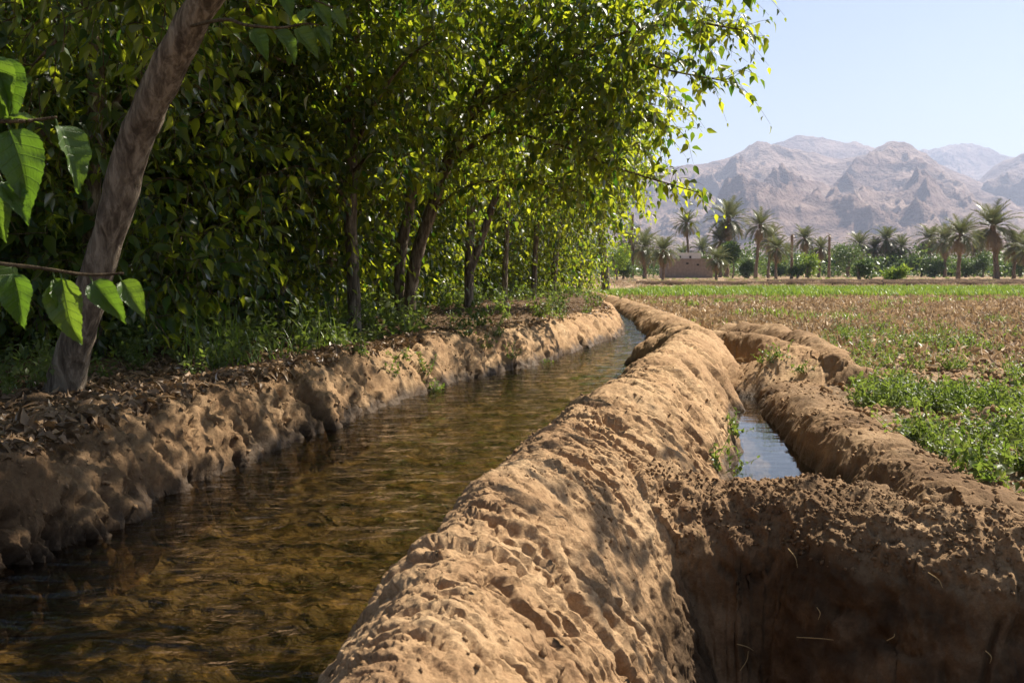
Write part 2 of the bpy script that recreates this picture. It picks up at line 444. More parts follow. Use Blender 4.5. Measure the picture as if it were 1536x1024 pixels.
TERR = {}
def make_terrain():
    # angular columns, denser where the view is; radial rows, denser where slopes are steep
    az = np.concatenate([np.linspace(-66, -29, 150, endpoint=False), np.linspace(-29, 29, 1150, endpoint=False), np.linspace(29, 60, 130)])
    az = np.radians(az)
    rr = np.exp(np.linspace(math.log(.3), math.log(62), 6000))
    dens = (1 / rr) * (1 + 2.2 * np.exp(-((rr - 3.2) / .55) ** 2)) * np.where(rr < 1.3, .25, 1) * np.where(rr > 25, .7, 1)
    cum = np.concatenate([[0], np.cumsum(.5 * (dens[1:] + dens[:-1]) * np.diff(rr))])
    r = np.interp(np.linspace(0, cum[-1], 1150), cum, rr)
    RR, AA = np.meshgrid(r, az, indexing='ij')
    X = (RR * np.sin(AA)).ravel(); Y = (RR * np.cos(AA)).ravel()
    z, cls, al, ac = height(X, Y)
    nr, na = len(r), len(az)
    P = np.stack([X, Y, z], 1).reshape(nr, na, 3)

    def norms(P):
        du = np.gradient(P, axis=0); dv = np.gradient(P, axis=1)
        nn = np.cross(dv, du)
        nn /= np.maximum(np.linalg.norm(nn, axis=2, keepdims=True), 1e-12)
        return nn * (1.0 if nn[..., 2].mean() > 0 else -1.0)
    n = norms(P).reshape(-1, 3)
    Q = P.reshape(-1, 3).astype(np.float32)
    onr = cls >= 0
    moist_shade_set = np.isin(cls, [4]) * sstep(.0, 1.1, al - 200 + .25 * perlin(Q * 4)) * (.45 + .55 * sstep(.17, -.02, z + .05 * perlin(Q * 5))) + np.isin(cls, [5]) * .55 + np.isin(cls, [-4]) * 1.0 + np.isin(cls, [6, 8]) * .3 + np.isin(cls, [3]) * .2  # moist soil; the cross dyke's lower face is darker, its shade painted in
    fade = 1 / (1 + (np.hypot(X, Y) / 30) ** 2)
    # large lumps, clods and streaky pits
    d = np.where(cls == 1, .018, .030) * fbm(Q * 3.6, 3) + np.where(cls == 1, .009, .016) * fbm(Q * 11 + 3, 3)
    d += onr * .007 * fbm(Q * 26 + 9, 3)
    cl = np.abs(perlin(Q * 16 + 1)) + .6 * np.abs(perlin(Q * 37 + 2))
    cloddy = np.clip(.18 + .5 * np.isin(cls, [4, -4]) * sstep(-.05, .2, z + .15 * perlin(Q * 3)) + .25 * (cls == 4) + .5 * np.isin(cls, [0]) + .2 * np.isin(cls, [5]) + .25 * perlin(Q * 1.7), 0, 1.3)
    d += cloddy * .026 * (.45 - cl)
    patch = np.clip(.5 + 1.5 * perlin(Q * 1.7 + 31), 0.05, 1.1) * np.where(cls == 4, .15, 1.0) * onr
    wobs = .5 * perlin(Q * 3 + 4)
    rd_ = np.hypot(X, Y)
    for fa, fc, fz, dep, lo, hi, w_ in ((70, 20, 14, .016, .16, .32, sstep(6, 3, rd_)), (34, 9, 7, .034, .22, .36, sstep(9, 4, rd_)),
                                        (18, 4.6, 4, .055, .30, .42, sstep(1.6, 2.6, rd_) * .9), (10, 2.7, 2.2, .08, .34, .48, sstep(4, 7, rd_))):
        sv = np.stack([al * fa + wobs * 2, ac * fc + al * fa * .25, Q[:, 2] * fz], 1) + fa
        d -= patch * dep * w_ * sstep(lo, hi, perlin(sv))
    # erosion runnels down the faces of the canal bank
    run = np.abs(perlin(np.stack([al * 4.2, ac * 1.6, Q[:, 2] * 1.2], 1)))
    d -= np.isin(cls, [0, 3, 6, 8]) * .022 * sstep(.20, .0, run) * sstep(.05, .25, np.abs(ac)) * sstep(-.1, .3, perlin(Q * 1.3 + 50))
    hol = perlin(np.stack([al * 8, ac * 6, Q[:, 2] * 6], 1) + 21) + .4 * perlin(Q * 24 + 8)
    d -= np.isin(cls, [0, 1, 3]) * .034 * sstep(.36, .60, hol) * np.where(cls == 0, 1, .4)
    d += np.isin(cls, [0]) * .028 * fbm(Q * 2.2 + 70, 2)
    field = cls == -3
    clod = np.maximum(0, fbm(Q * np.array([4.5, 4.5, 1], np.float32), 4))
    d = np.where(field, .11 * clod * (.35 + .65 * sstep(-.2, .5, perlin(Q * .55 + 3))) + .02 * perlin(Q * 19), d)
    d = np.where(cls == -2, .02 * fbm(Q * 9, 3), d)
    d = d * np.where(onr, .35 + .65 * fade, 1) * np.where(np.isin(cls, [5, 6, 7, 8]), .55, np.where(np.isin(cls, [2, 3]), .8, 1))
    d += np.isin(cls, [4]) * (.018 * fbm(Q * 7, 4) - .03 * sstep(.10, .0, np.abs(perlin(Q * np.array([5, 5, 3.], np.float32) + 60))) * sstep(.1, -.1, z))
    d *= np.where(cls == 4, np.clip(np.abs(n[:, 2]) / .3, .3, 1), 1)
    Q2 = Q + n * d[:, None]
    N2 = norms(Q2.reshape(nr, na, 3).astype(float)).reshape(-1, 3)
    zq = Q2[:, 2]
    wl = np.where(X > XR(Y), -.05, 0)
    nearw = onr & (np.isin(cls, [0, 1, 2, 3, 5, 7])) & ~inpoly(X, Y, PIT)
    wet = nearw * sstep(.12, .03, zq - wl + .05 * fbm(Q * 6, 3))
    pitside = (cls == 1) & inpoly(X, Y, PIT)
    wet = np.maximum(wet, pitside * .55 * sstep(-.02, -.25, zq + .12 * fbm(Q * 5, 3)))
    moist = np.clip(moist_shade_set + .25 * perlin(Q * 2) * onr + pitside * .6 * sstep(.1, -.2, zq), 0, 1)
    moist = np.maximum(moist, (cls == 0) * sstep(3.2, -1.2, X + Y * .33 + .6 * perlin(Q * 2)) * .7)  # near left part of the canal bank darkened, shade painted into its colour
    TERR.update(Q=Q2, N=N2, cls=cls)
    idx = np.arange(nr * na).reshape(nr, na)
    quads = np.stack([idx[:-1, :-1], idx[:-1, 1:], idx[1:, 1:], idx[1:, :-1]], -1).reshape(-1, 4)
    fc = cls[quads[:, 0]]
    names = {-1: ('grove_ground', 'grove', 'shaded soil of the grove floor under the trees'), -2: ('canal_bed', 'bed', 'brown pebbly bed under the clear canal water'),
             -3: ('field', 'soil', 'tilled brown field soil running to the palms'), -4: ('pit_floor', 'mud', 'dark earth floor of the pit below the cross dyke'), -5: ('ditch_bed', 'bed', 'silty bed of the narrow side ditch')}
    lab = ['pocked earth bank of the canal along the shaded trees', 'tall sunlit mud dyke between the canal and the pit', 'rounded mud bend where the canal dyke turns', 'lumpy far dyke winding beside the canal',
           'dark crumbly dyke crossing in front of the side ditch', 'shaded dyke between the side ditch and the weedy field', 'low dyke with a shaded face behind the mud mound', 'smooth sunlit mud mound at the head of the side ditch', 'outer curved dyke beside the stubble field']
    for c in np.unique(fc):
        q = quads[fc == c]
        used, inv = np.unique(q, return_inverse=True)
        if c >= 0:
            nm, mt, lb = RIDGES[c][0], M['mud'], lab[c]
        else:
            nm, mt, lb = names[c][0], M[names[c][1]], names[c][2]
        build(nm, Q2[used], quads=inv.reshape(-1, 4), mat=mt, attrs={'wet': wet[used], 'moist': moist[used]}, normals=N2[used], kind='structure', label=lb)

make_terrain()

def make_plain():
    r = np.concatenate([[.0], np.exp(np.linspace(math.log(2), math.log(9000), 90))])
    az = np.radians(np.linspace(-180, 180, 241))
    RR, AA = np.meshgrid(r, az, indexing='ij')
    X, Y = (RR * np.sin(AA)).ravel(), (RR * np.cos(AA)).ravel()
    Z = .03 + .03 * fbm(np.stack([X * .15, Y * .15, X * 0], 1), 2) * sstep(60, 200, RR.ravel())
    idx = np.arange(len(X)).reshape(RR.shape)
    q = np.stack([idx[:-1, :-1], idx[:-1, 1:], idx[1:, 1:], idx[1:, :-1]], -1).reshape(-1, 4)
    ra, aa = RR.ravel()[q].mean(1), np.degrees(AA.ravel()[q].mean(1))
    keep = (ra > 59.5) | ((ra < 59.5) & ((aa < -66.5) | (aa > 60.5)) & (ra > 2.2))
    build('plain', np.stack([X, Y, Z], 1), quads=q[keep], mat=M['soil'], kind='structure', label='flat dry valley plain reaching to the mountains')
make_plain()

# ------------------------------------------------------------------ water
def sheet(name, lxy, rxy, z, mat, nx, label):
    u = np.linspace(0, 1, nx)[None, :, None]
    P = lxy[:, None, :] * (1 - u) + rxy[:, None, :] * u
    ny = len(lxy)
    X, Y = P[..., 0].ravel(), P[..., 1].ravel()
    Z = z + (.008 if nx > 80 else .0012) * fbm(np.stack([X * 2.6 + Y * .8, Y * 6, X * 0], 1), 3) + (.002 if nx > 80 else .0006) * perlin(np.stack([X * 14, Y * 26, X * 0], 1))
    idx = np.arange(nx * ny).reshape(ny, nx)
    q = np.stack([idx[:-1, :-1], idx[:-1, 1:], idx[1:, 1:], idx[1:, :-1]], -1).reshape(-1, 4)
    build(name, np.stack([X, Y, Z], 1), quads=q, mat=mat, kind='structure', label=label)

ys = np.concatenate([np.linspace(-2.4, 1, 30, endpoint=False), np.exp(np.linspace(0, math.log(46), 420))])
sheet('canal_water', np.stack([XL(ys) , ys], 1), np.stack([XR(ys), ys], 1), 0.0, M['water'], 110, 'clear brown water flowing in the canal')
ys = np.linspace(3.85, 9.6, 160)
rdx = np.interp(ys, RD['A'][::-1, 1], RD['A'][::-1, 0])
sheet('ditch_water', np.stack([np.interp(ys, _r[:, 1], _r[:, 0]) , ys], 1), np.stack([np.where(ys < RD['A'][-1, 1], np.maximum(rdx, 1.2), rdx), ys], 1), -.05, M['ditch'], 60, 'still water in the side ditch reflecting the sky')

# ------------------------------------------------------------------ leaf templates
def leaf_mid():
    V = np.array([[0, 0, 0], [.3, 0, -.03], [.62, 0, -.08], [1, 0, -.24],
                  [.12, .17, .04], [.36, .26, .06], [.70, .13, -.06], [.12, -.17, .04], [.36, -.26, .06], [.70, -.13, -.06]], np.float32)
    q = np.array([[0, 1, 5, 4], [1, 2, 6, 5], [1, 0, 7, 8], [2, 1, 8, 9]]); t = np.array([[2, 3, 6], [3, 2, 9]])
    return V, t, q

def leaf_small():
    V = np.array([[0, 0, 0], [.5, .25, .05], [1, 0, -.1], [.5, -.25, .05]], np.float32)
    return V, np.array([[0, 2, 1], [0, 3, 2]]), np.zeros((0, 4), int)

def leaf_fine(seed):
    r = np.random.default_rng(seed)
    nu, nv = 26, 9
    u = np.linspace(0, 1, nu); v = np.linspace(-1, 1, nv)
    w = .29 * np.sin(np.pi * u ** .6) ** .9 * (1 - .35 * u)
    w += np.where((np.arange(nu) % 2 == 0), .007, -.006) * (u > .08) * (u < .96)
    w[0] = .004; w[-1] = .002
    U, Vv = np.meshgrid(u, v, indexing='ij')
    Wd = np.repeat(w[:, None], nv, 1)
    bend = r.uniform(.25, .7)
    X = U - .08 * U ** 3; Y = Vv * Wd + .05 * np.sin(U * 3 + r.uniform(0, 6)) * U
    Z = .16 * np.abs(Vv) * np.minimum(1, Wd / .2) - bend * U ** 2 * .6 + .022 * np.sin(U * 22 - np.abs(Vv) * 3) * np.abs(Vv) + .03 * np.sin(U * 5 + Vv * 2 + r.uniform(0, 6))
    P = np.stack([X, Y, Z], -1).reshape(-1, 3)
    idx = np.arange(nu * nv).reshape(nu, nv)
    q = np.stack([idx[:-1, :-1], idx[1:, :-1], idx[1:, 1:], idx[:-1, 1:]], -1).reshape(-1, 4)
    luv = np.stack([U, Vv, U * 0], -1).reshape(-1, 3)
    return P.astype(np.float32), q, luv

LM, LS = leaf_mid(), leaf_small()

def unit(a):
    return a / np.maximum(np.linalg.norm(a, axis=-1, keepdims=True), 1e-9)

def frames(tip, nrm):
    t = unit(tip); n = unit(nrm - (nrm * t).sum(-1, keepdims=True) * t); s = np.cross(n, t)
    return np.stack([t, s, n], -1)      # columns: x -> tip, y -> side, z -> normal

def scatter(T, pos, R, sc, rnd=None):
    """many copies of a leaf template in one mesh -> V, tris, quads, attrs"""
    V, t, q = T
    n, m = len(pos), len(V)
    sc = np.asarray(sc)
    W = np.einsum('nij,nmj->nmi', R.astype(np.float32), (V[None] * (sc[:, None, None] if sc.ndim == 1 else sc[:, None, :])).astype(np.float32)) + pos[:, None].astype(np.float32)
    off = (np.arange(n) * m)[:, None, None]
    rnd = rng.random(n) if rnd is None else rnd
    return W.reshape(-1, 3), (t[None] + off).reshape(-1, 3), (q[None] + off).reshape(-1, 4), {'rnd': np.repeat(rnd, m)}

def tube(P, rad, nseg=10, n=6, rough=.0, seed=0):
    A = catmull(np.hstack([np.asarray(P, float), np.asarray(rad, float)[:, None]]), n)
    C, r = A[:, :3], A[:, 3]
    T = unit(np.gradient(C, axis=0))
    ref = np.array([1.0, .13, .05])
    s = unit(np.cross(T, ref)); b = np.cross(T, s)
    a = np.linspace(0, 2 * np.pi, nseg, endpoint=False)
    dirv = np.cos(a)[None, :, None] * s[:, None] + np.sin(a)[None, :, None] * b[:, None]
    rr = r[:, None] * np.ones(nseg)[None]
    if rough:
        rr = rr * (1 + rough * fbm((C[:, None] * 5 + dirv * .8 + seed).reshape(-1, 3), 3).reshape(rr.shape))
    V = (C[:, None] + dirv * rr[..., None]).reshape(-1, 3)
    k = len(C)
    idx = np.arange(k * nseg).reshape(k, nseg)
    j = np.roll(idx, -1, 1)
    q = np.stack([idx[:-1], j[:-1], j[1:], idx[1:]], -1).reshape(-1, 4)
    cap = len(V)
    V = np.vstack([V, C[-1] + T[-1] * r[-1] * .6])
    t = np.stack([idx[-1], j[-1], np.full(nseg, cap)], -1)
    return V, t, q

def join(parts):
    Vs, ts, qs, o = [], [], [], 0
    ats = {}
    for p in parts:
        V, t, q = p[:3]
        Vs.append(V); ts.append(np.asarray(t).reshape(-1, 3) + o); qs.append(np.asarray(q).reshape(-1, 4) + o); o += len(V)
        if len(p) > 3:
            for k, v in p[3].items(): ats.setdefault(k, []).append(v)
    return np.vstack(Vs), np.vstack(ts), np.vstack(qs), {k: np.concatenate(v) for k, v in ats.items()}

def twigs(p0, d0, L, droop=.35, K=7, leaf=.12, skip=0):
    """leafy twigs: V,t,q of the twig wood and of the leaves"""
    n = len(p0)
    t = np.linspace(0, 1, K)[None, :, None]
    d0 = unit(d0)
    dr = np.asarray(droop) if np.ndim(droop) else np.full(n, droop)
    side = unit(np.cross(d0, rng.normal(size=(n, 3))))
    P = p0[:, None] + L[:, None, None] * (d0[:, None] * t + side[:, None] * .12 * np.sin(t * 4) - np.array([0, 0, 1.])[None, None] * dr[:, None, None] * t * t)
    T = unit(np.gradient(P, axis=1))
    # wood
    rr = (.0045 * (1 - .7 * t) * np.ones((n, 1, 1)))
    a = np.arange(3) * 2 * np.pi / 3
    s = unit(np.cross(T, np.array([.2, .9, .3])[None, None])); b = np.cross(T, s)
    ring = P[:, :, None] + (np.cos(a)[None, None, :, None] * s[:, :, None] + np.sin(a)[None, None, :, None] * b[:, :, None]) * rr[:, :, None]
    idx = np.arange(n * K * 3).reshape(n, K, 3); j = np.roll(idx, -1, 2)
    q = np.stack([idx[:, :-1], j[:, :-1], j[:, 1:], idx[:, 1:]], -1).reshape(-1, 4)
    wood = (ring.reshape(-1, 3), np.zeros((0, 3), int), q)
    # leaves
    k0 = skip
    Pl = P[:, k0:].reshape(-1, 3); Tl = T[:, k0:].reshape(-1, 3)
    kk = K - k0
    alt = np.tile(np.where(np.arange(kk) % 2 == 0, 1., -1.), n)[:, None]
    horiz = unit(np.cross(Tl, np.array([0, 0, 1.])) + 1e-3)
    m = len(Pl)
    tip = Tl * .45 + horiz * alt * .75 + np.array([0, 0, -1.]) * rng.uniform(.0, 1.4, (m, 1)) + rng.normal(size=(m, 3)) * .36
    nrm = np.array([.25, .1, .8]) + rng.normal(size=(m, 3)) * .55 + horiz * alt * .3
    sz = leaf * rng.uniform(.45, 1.3, m) * np.tile(np.linspace(1.05, .72, kk), n)
    off = unit(tip) * .02
    lv = scatter(LM, Pl + off, frames(tip, nrm), sz)
    return wood, lv

def ell_points(E, n, shell=.45):
    """points, outward directions in a list of ellipsoids (cx,cy,cz,rx,ry,rz)"""
    E = np.asarray(E, float)
    vol = np.prod(E[:, 3:], 1) ** .75
    k = rng.choice(len(E), n, p=vol / vol.sum())
    d = unit(rng.normal(size=(n, 3)))
    r = rng.random(n) ** shell
    return E[k, :3] + d * E[k, 3:] * r[:, None], d

def limb_twigs(C, n, L=(.3, .6), lo=.25, spread=.8):
    """twig starts and directions along a limb curve C"""
    A = catmull(C, 10); T = unit(np.gradient(A, axis=0))
    k = (rng.uniform(lo, 1, n) * (len(A) - 1)).astype(int)
    k[-2:] = len(A) - 1
    d = T[k] + spread * rng.normal(size=(n, 3)) + np.array([0, 0, .25])
    return A[k], d, rng.uniform(L[0], L[1], n)

def make_tree(name, base, trunks, limbs, ells, ntw, label, leaf=.12, extra=None, group=None, nl_limb=14, tw_L=(.3, .65), limb_L=(.3, .6), cat='tree'):
    """base: world base; trunks: list of (points, radii); limbs: list of (points, r0); ells: crown volumes (world)"""
    base = np.asarray(base, float)
    root = empty(name, base, label, cat, group)
    for i, (P, r) in enumerate(trunks):
        V, t, q = tube(np.asarray(P, float) - base, r, 14, 8, .16, i)
        build('trunk', V, t, q, M['bark'], root)
    st, di, Ln = [], [], []
    for P, r0 in limbs:
        P = np.asarray(P, float) - base
        V, t, q = tube(P, np.linspace(r0, max(.004, r0 * .22), len(P)), 7, 8, .1)
        build('limb', V, t, q, M['twig'] if r0 < .03 else M['bark'], root)
        a, b, c = limb_twigs(P, nl_limb, limb_L)
        st.append(a); di.append(b); Ln.append(c)
    if ntw:
        p, d = ell_points(np.asarray(ells, float) - np.array([*base, 0, 0, 0]), ntw)
        st.append(p); di.append(d * .7 + rng.normal(size=(ntw, 3)) * .5 + np.array([0, 0, .2])); Ln.append(rng.uniform(*tw_L, ntw))
    st, di, Ln = np.vstack(st), np.vstack(di), np.concatenate(Ln)
    wood, lv = twigs(st, di, Ln, rng.uniform(.2, .7, len(st)), 8, leaf)
    nl3, nl4 = len(lv[1]), len(lv[2])
    V, t, q, at_ = join([lv, (*wood, {'rnd': np.zeros(len(wood[0]))})])
    o = build('crown', V, t, q, M['leaf'], root, at_)
    o.data.materials.append(M['twig'])
    mi = np.zeros(len(o.data.polygons), np.int32); mi[len(t) + nl4:] = 1
    o.data.polygons.foreach_set('material_index', mi)
    return root

def lean(px0, py0, z0, pts):
    """trunk through image points at given distances -> world points"""
    return [at(px0, py0, z0)] + [atY(*p) for p in pts]

# ---- the leaning trunk in front
b = at(95, 590, .28)
Yb = b[1]
T1 = [b - np.array([0, 0, .15]), b, atY(128, 470, Yb - .1), atY(165, 345, Yb - .2), atY(200, 225, Yb - .3), atY(240, 125, Yb - .42), atY(285, 40, Yb - .55), atY(325, -30, Yb - .65), atY(380, -130, Yb - .75)]
tip1 = T1[-1]
lim1 = [([tip1, tip1 + [.5, .3, .5], tip1 + [1.3, .6, .8], tip1 + [2.3, .9, .9]], .06),
        ([tip1, tip1 + [.2, -.4, .6], tip1 + [.7, -1.0, .9], tip1 + [1.3, -1.6, .9]], .05),
        ([tip1, tip1 + [0, .4, .7], tip1 + [.2, 1.3, 1.2], tip1 + [.6, 2.2, 1.3]], .05),
        ([tip1, tip1 + [-.4, .3, .5], tip1 + [-1.1, .8, .7], tip1 + [-1.9, 1.0, .5]], .045),
        ([T1[-2], T1[-2] + [-.5, .5, .15], T1[-2] + [-1.2, 1.2, .1], T1[-2] + [-1.7, 1.6, -.1]], .035),
        ([tip1, tip1 + [-.2, -.5, .4], tip1 + [-.7, -1.1, .5], tip1 + [-1.2, -1.5, .3]], .035)]
lim1 += [([tip1, tip1 + [1.2, .2, .4], tip1 + [2.6, -.3, .6], tip1 + [3.9, -.7, .6]], .05), ([tip1, tip1 + [1.4, .6, .5], tip1 + [3.0, .9, .8], tip1 + [4.4, .7, .8]], .05), ([tip1, tip1 + [.7, .0, .4], tip1 + [1.8, -.1, .7], tip1 + [3.0, -.2, .8]], .05), ([tip1, tip1 + [.5, -.5, .4], tip1 + [1.2, -1.0, .5], tip1 + [2.2, -1.2, .5]], .04)]
ell1 = [(tip1[0] + 1.9, tip1[1] - .2, tip1[2] + .9, 1.1, .9, .4), (tip1[0] + .4, tip1[1] + .3, tip1[2] + 1.1, 1.2, 1.2, .5), (tip1[0] + 1.2, tip1[1] + .6, tip1[2] + 1.0, 1.3, 1.2, .5), (tip1[0] - .9, tip1[1] + .6, tip1[2] + .8, 1.2, 1.2, .7), (tip1[0] + .8, tip1[1] - 1.0, tip1[2] + 1.0, .9, .8, .4),
        (tip1[0] - 1.3, tip1[1] + 1.7, tip1[2] + .1, .9, .8, .7)]
TREE1 = make_tree('mulberry_tree', b, [(T1, [.16, .108, .095, .090, .095, .092, .085, .075, .06])], lim1, ell1 + [(.3, 4.1, 3.35, 1.1, .8, .35), (-.6, 5.6, 3.6, 1.3, 1.0, .4), (2.3, 4.0, 3.3, .5, .35, .2), (2.75, 5.6, 3.6, .35, .3, .15), (1.7, 4.5, 3.5, .4, .3, .2)], 850,
          'thick smooth trunk leaning over the earth bank, closest tree to the camera', .14, nl_limb=18)

# ---- row of trees on the bank
gz = .27
b = at(532, 500, gz); Yb = b[1]
T2 = [b - [0, 0, .15], b, atY(530, 420, Yb), atY(526, 330, Yb), atY(527, 240, Yb), atY(522, 130, Yb), atY(535, 30, Yb), atY(530, -80, Yb)]
lim2 = [([atY(527, 240, Yb), atY(560, 160, Yb - .6), atY(610, 90, Yb - 1.2), atY(650, 60, Yb - 1.7)], .03),
        ([atY(524, 190, Yb), atY(470, 120, Yb - .5), atY(420, 90, Yb - 1), atY(370, 80, Yb - 1.4)], .03),
        ([atY(535, 30, Yb), atY(600, -60, Yb - .6), atY(700, -100, Yb - 1.2), atY(780, -90, Yb - 1.8)], .035),
        ([atY(526, 330, Yb), atY(500, 270, Yb - .6), atY(450, 250, Yb - 1.2), atY(410, 260, Yb - 1.6)], .022),
        ([atY(527, 260, Yb), atY(560, 230, Yb - .4), atY(590, 240, Yb - .9), atY(600, 270, Yb - 1.2)], .02)]
def E(px, py, Y, rx, ry, rz):
    c = atY(px, py, Y); return (*c, rx, ry, rz)
make_tree('mulberry_tree', b, [(T2, [.095, .08, .075, .072, .07, .066, .058, .045])], lim2,
          [E(420, 60, Yb - .6, 1.3, 1.0, .9), E(560, 40, Yb - .4, 1.1, 1, .8), E(400, 220, Yb - .3, 1.2, .9, .8), E(330, 320, Yb, 1.2, .8, .7), E(480, 330, Yb + .4, .9, .7, .7), E(560, 190, Yb, .9, .8, .7), E(380, -120, Yb, 1.8, 1.2, 1.0), (-.6, Yb - 1.2, 4.9, 1.3, 1.3, .55), (.6, Yb - 1.9, 4.7, 1.3, 1.2, .5), (-1.2, Yb - 2.6, 4.5, 1.3, 1.2, .6), (-.4, 7.2, 4.0, 1.2, 1.0, .4), (.1, 8.6, 4.3, 1.1, .9, .4), (.9, 6.9, 4.0, .8, .7, .3), (1.6, 8.5, 4.4, .8, .8, .3), (1.9, 7.4, 4.2, .5, .5, .2), (-1.0, 8.5, 5.0, 1.6, 1.5, .8), (-.5, 10.6, 5.6, 1.7, 1.5, .9), (.6, 9.6, 5.3, 1.2, 1.4, .6), (-1.6, 7.2, 4.4, 1.3, 1.2, .7), E(250, 120, Yb - 1, 1.2, .9, .9), E(330, 200, Yb, 1.2, .9, .9)], 3300,
          'straight slim tree next along the bank after the thick leaning trunk', .15)

b = at(606, 484, gz); Yb = b[1]
T3a = [b - [.05, 0, .15], b + [-.06, .05, 0], atY(600, 400, Yb), atY(612, 320, Yb), atY(628, 240, Yb), atY(645, 150, Yb), atY(640, 40, Yb), atY(630, -60, Yb)]
T3b = [b - [-.02, .02, .15], b + [.05, -.03, 0], atY(622, 400, Yb - .1), atY(645, 320, Yb - .15), atY(672, 245, Yb - .2), atY(705, 170, Yb - .4), atY(745, 70, Yb - .7), atY(775, -30, Yb - 1)]
j1, j2, j3, j4 = atY(672, 245, Yb - .2), atY(705, 170, Yb - .4), atY(745, 70, Yb - .7), atY(775, -30, Yb - 1)
def L(start, *pts): return [start] + [atY(*p) for p in pts]
lim3 = [(L(j2, (800, 120, Yb - 1), (920, 55, Yb - 1.8), (1030, 35, Yb - 2.4), (1112, 45, Yb - 2.8)), .036),
        (L(j2, (790, 135, Yb - .8), (900, 80, Yb - 1.6), (1000, 105, Yb - 2.2), (1088, 122, Yb - 2.6)), .030),
        (L(j3, (840, 0, Yb - 1.2), (960, -40, Yb - 2), (1060, -30, Yb - 2.6), (1118, -10, Yb - 3)), .034),
        (L(j4, (860, -100, Yb - 1.6), (980, -140, Yb - 2.4), (1080, -130, Yb - 3)), .034),
        (L(j1, (760, 190, Yb - .5), (860, 165, Yb - 1), (950, 170, Yb - 1.4), (1010, 190, Yb - 1.6)), .028),
        (L(j1, (740, 200, Yb - .5), (830, 215, Yb - .9), (920, 250, Yb - 1.2), (1000, 275, Yb - 1.4), (1044, 288, Yb - 1.5)), .026),
        (L(j2, (760, 120, Yb - 1), (830, 60, Yb - 1.8), (880, 20, Yb - 2.4)), .03),
        (L(j1, (700, 190, Yb - .8), (740, 150, Yb - 1.6), (800, 130, Yb - 2.2)), .022),
        (L(atY(645, 320, Yb - .15), (700, 280, Yb - .4), (780, 270, Yb - .8), (850, 290, Yb - 1.1)), .02),
        (L(atY(628, 240, Yb), (600, 180, Yb - .6), (590, 120, Yb - 1.2), (620, 80, Yb - 1.8)), .025)]
make_tree('mulberry_tree', b, [(T3a, [.09, .08, .075, .072, .068, .06, .05, .04]), (T3b, [.105, .095, .09, .085, .078, .062, .05, .04])], lim3,
          [E(760, 40, Yb - 1, 1.3, 1.2, .9), E(880, 60, Yb - 1.6, 1.1, 1, .7), E(980, 30, Yb - 2.2, .9, .9, .6), E(860, 160, Yb - 1, 1.0, 1, .6), E(690, 110, Yb - .6, 1.0, .9, .9), E(640, 210, Yb, .9, .8, .6),
           E(930, 140, Yb - 1.2, .7, .8, .55), E(880, 230, Yb - .8, .7, .8, .5), E(850, -60, Yb - 1.6, 1.2, 1.0, .5), (-.9, Yb + .4, 5.6, 1.5, 1.3, .6), E(720, 230, Yb + .3, .9, .8, .6), E(560, 120, Yb + .3, 1.2, .8, .9)], 1700,
          'two stemmed tree on the bank with sunlit branches reaching over the canal', .145, nl_limb=26)

b = at(703, 462, gz); Yb = b[1]
T4a = [b - [0, 0, .15], b, atY(704, 400, Yb), atY(706, 330, Yb), atY(711, 250, Yb), atY(715, 160, Yb), atY(720, 60, Yb), atY(720, -40, Yb)]
T4b = [atY(704, 412, Yb), atY(720, 365, Yb), atY(742, 300, Yb - .1), atY(770, 225, Yb - .2), atY(795, 150, Yb - .4), atY(830, 60, Yb - .6), atY(860, -40, Yb - .8)]
lim4 = [(L(atY(770, 225, Yb - .2), (830, 190, Yb - .6), (900, 190, Yb - 1), (960, 215, Yb - 1.4)), .03),
        (L(atY(795, 150, Yb - .4), (860, 110, Yb - .8), (940, 120, Yb - 1.2), (1000, 150, Yb - 1.6)), .03),
        (L(atY(742, 300, Yb - .1), (800, 270, Yb - .6), (870, 290, Yb - 1), (925, 330, Yb - 1.2)), .025),
        (L(atY(742, 290, Yb - .1), (820, 240, Yb - .6), (900, 245, Yb - 1), (965, 262, Yb - 1.4)), .025),
        (L(atY(706, 300, Yb), (690, 250, Yb - .6), (680, 220, Yb - 1.2), (700, 200, Yb - 1.8)), .025)]
make_tree('mulberry_tree', b, [(T4a, [.11, .092, .088, .083, .08, .075, .06, .045]), (T4b, [.07, .074, .07, .066, .06, .05, .04])], lim4,
          [E(800, 150, Yb, 1.7, 1.4, 1.1), E(900, 180, Yb - .8, 1.2, 1.2, .8), E(720, 180, Yb + .2, 1.4, 1.2, 1.0), E(840, 270, Yb + .2, 1.0, 1, .7), E(830, 30, Yb - .2, 1.9, 1.6, 1.2), E(900, 280, Yb, .7, .8, .5), E(880, 260, Yb + 1, 1.3, 1.2, .9)], 1350,
          'tree with a low forked trunk standing just behind the two stemmed tree', .155, nl_limb=22)

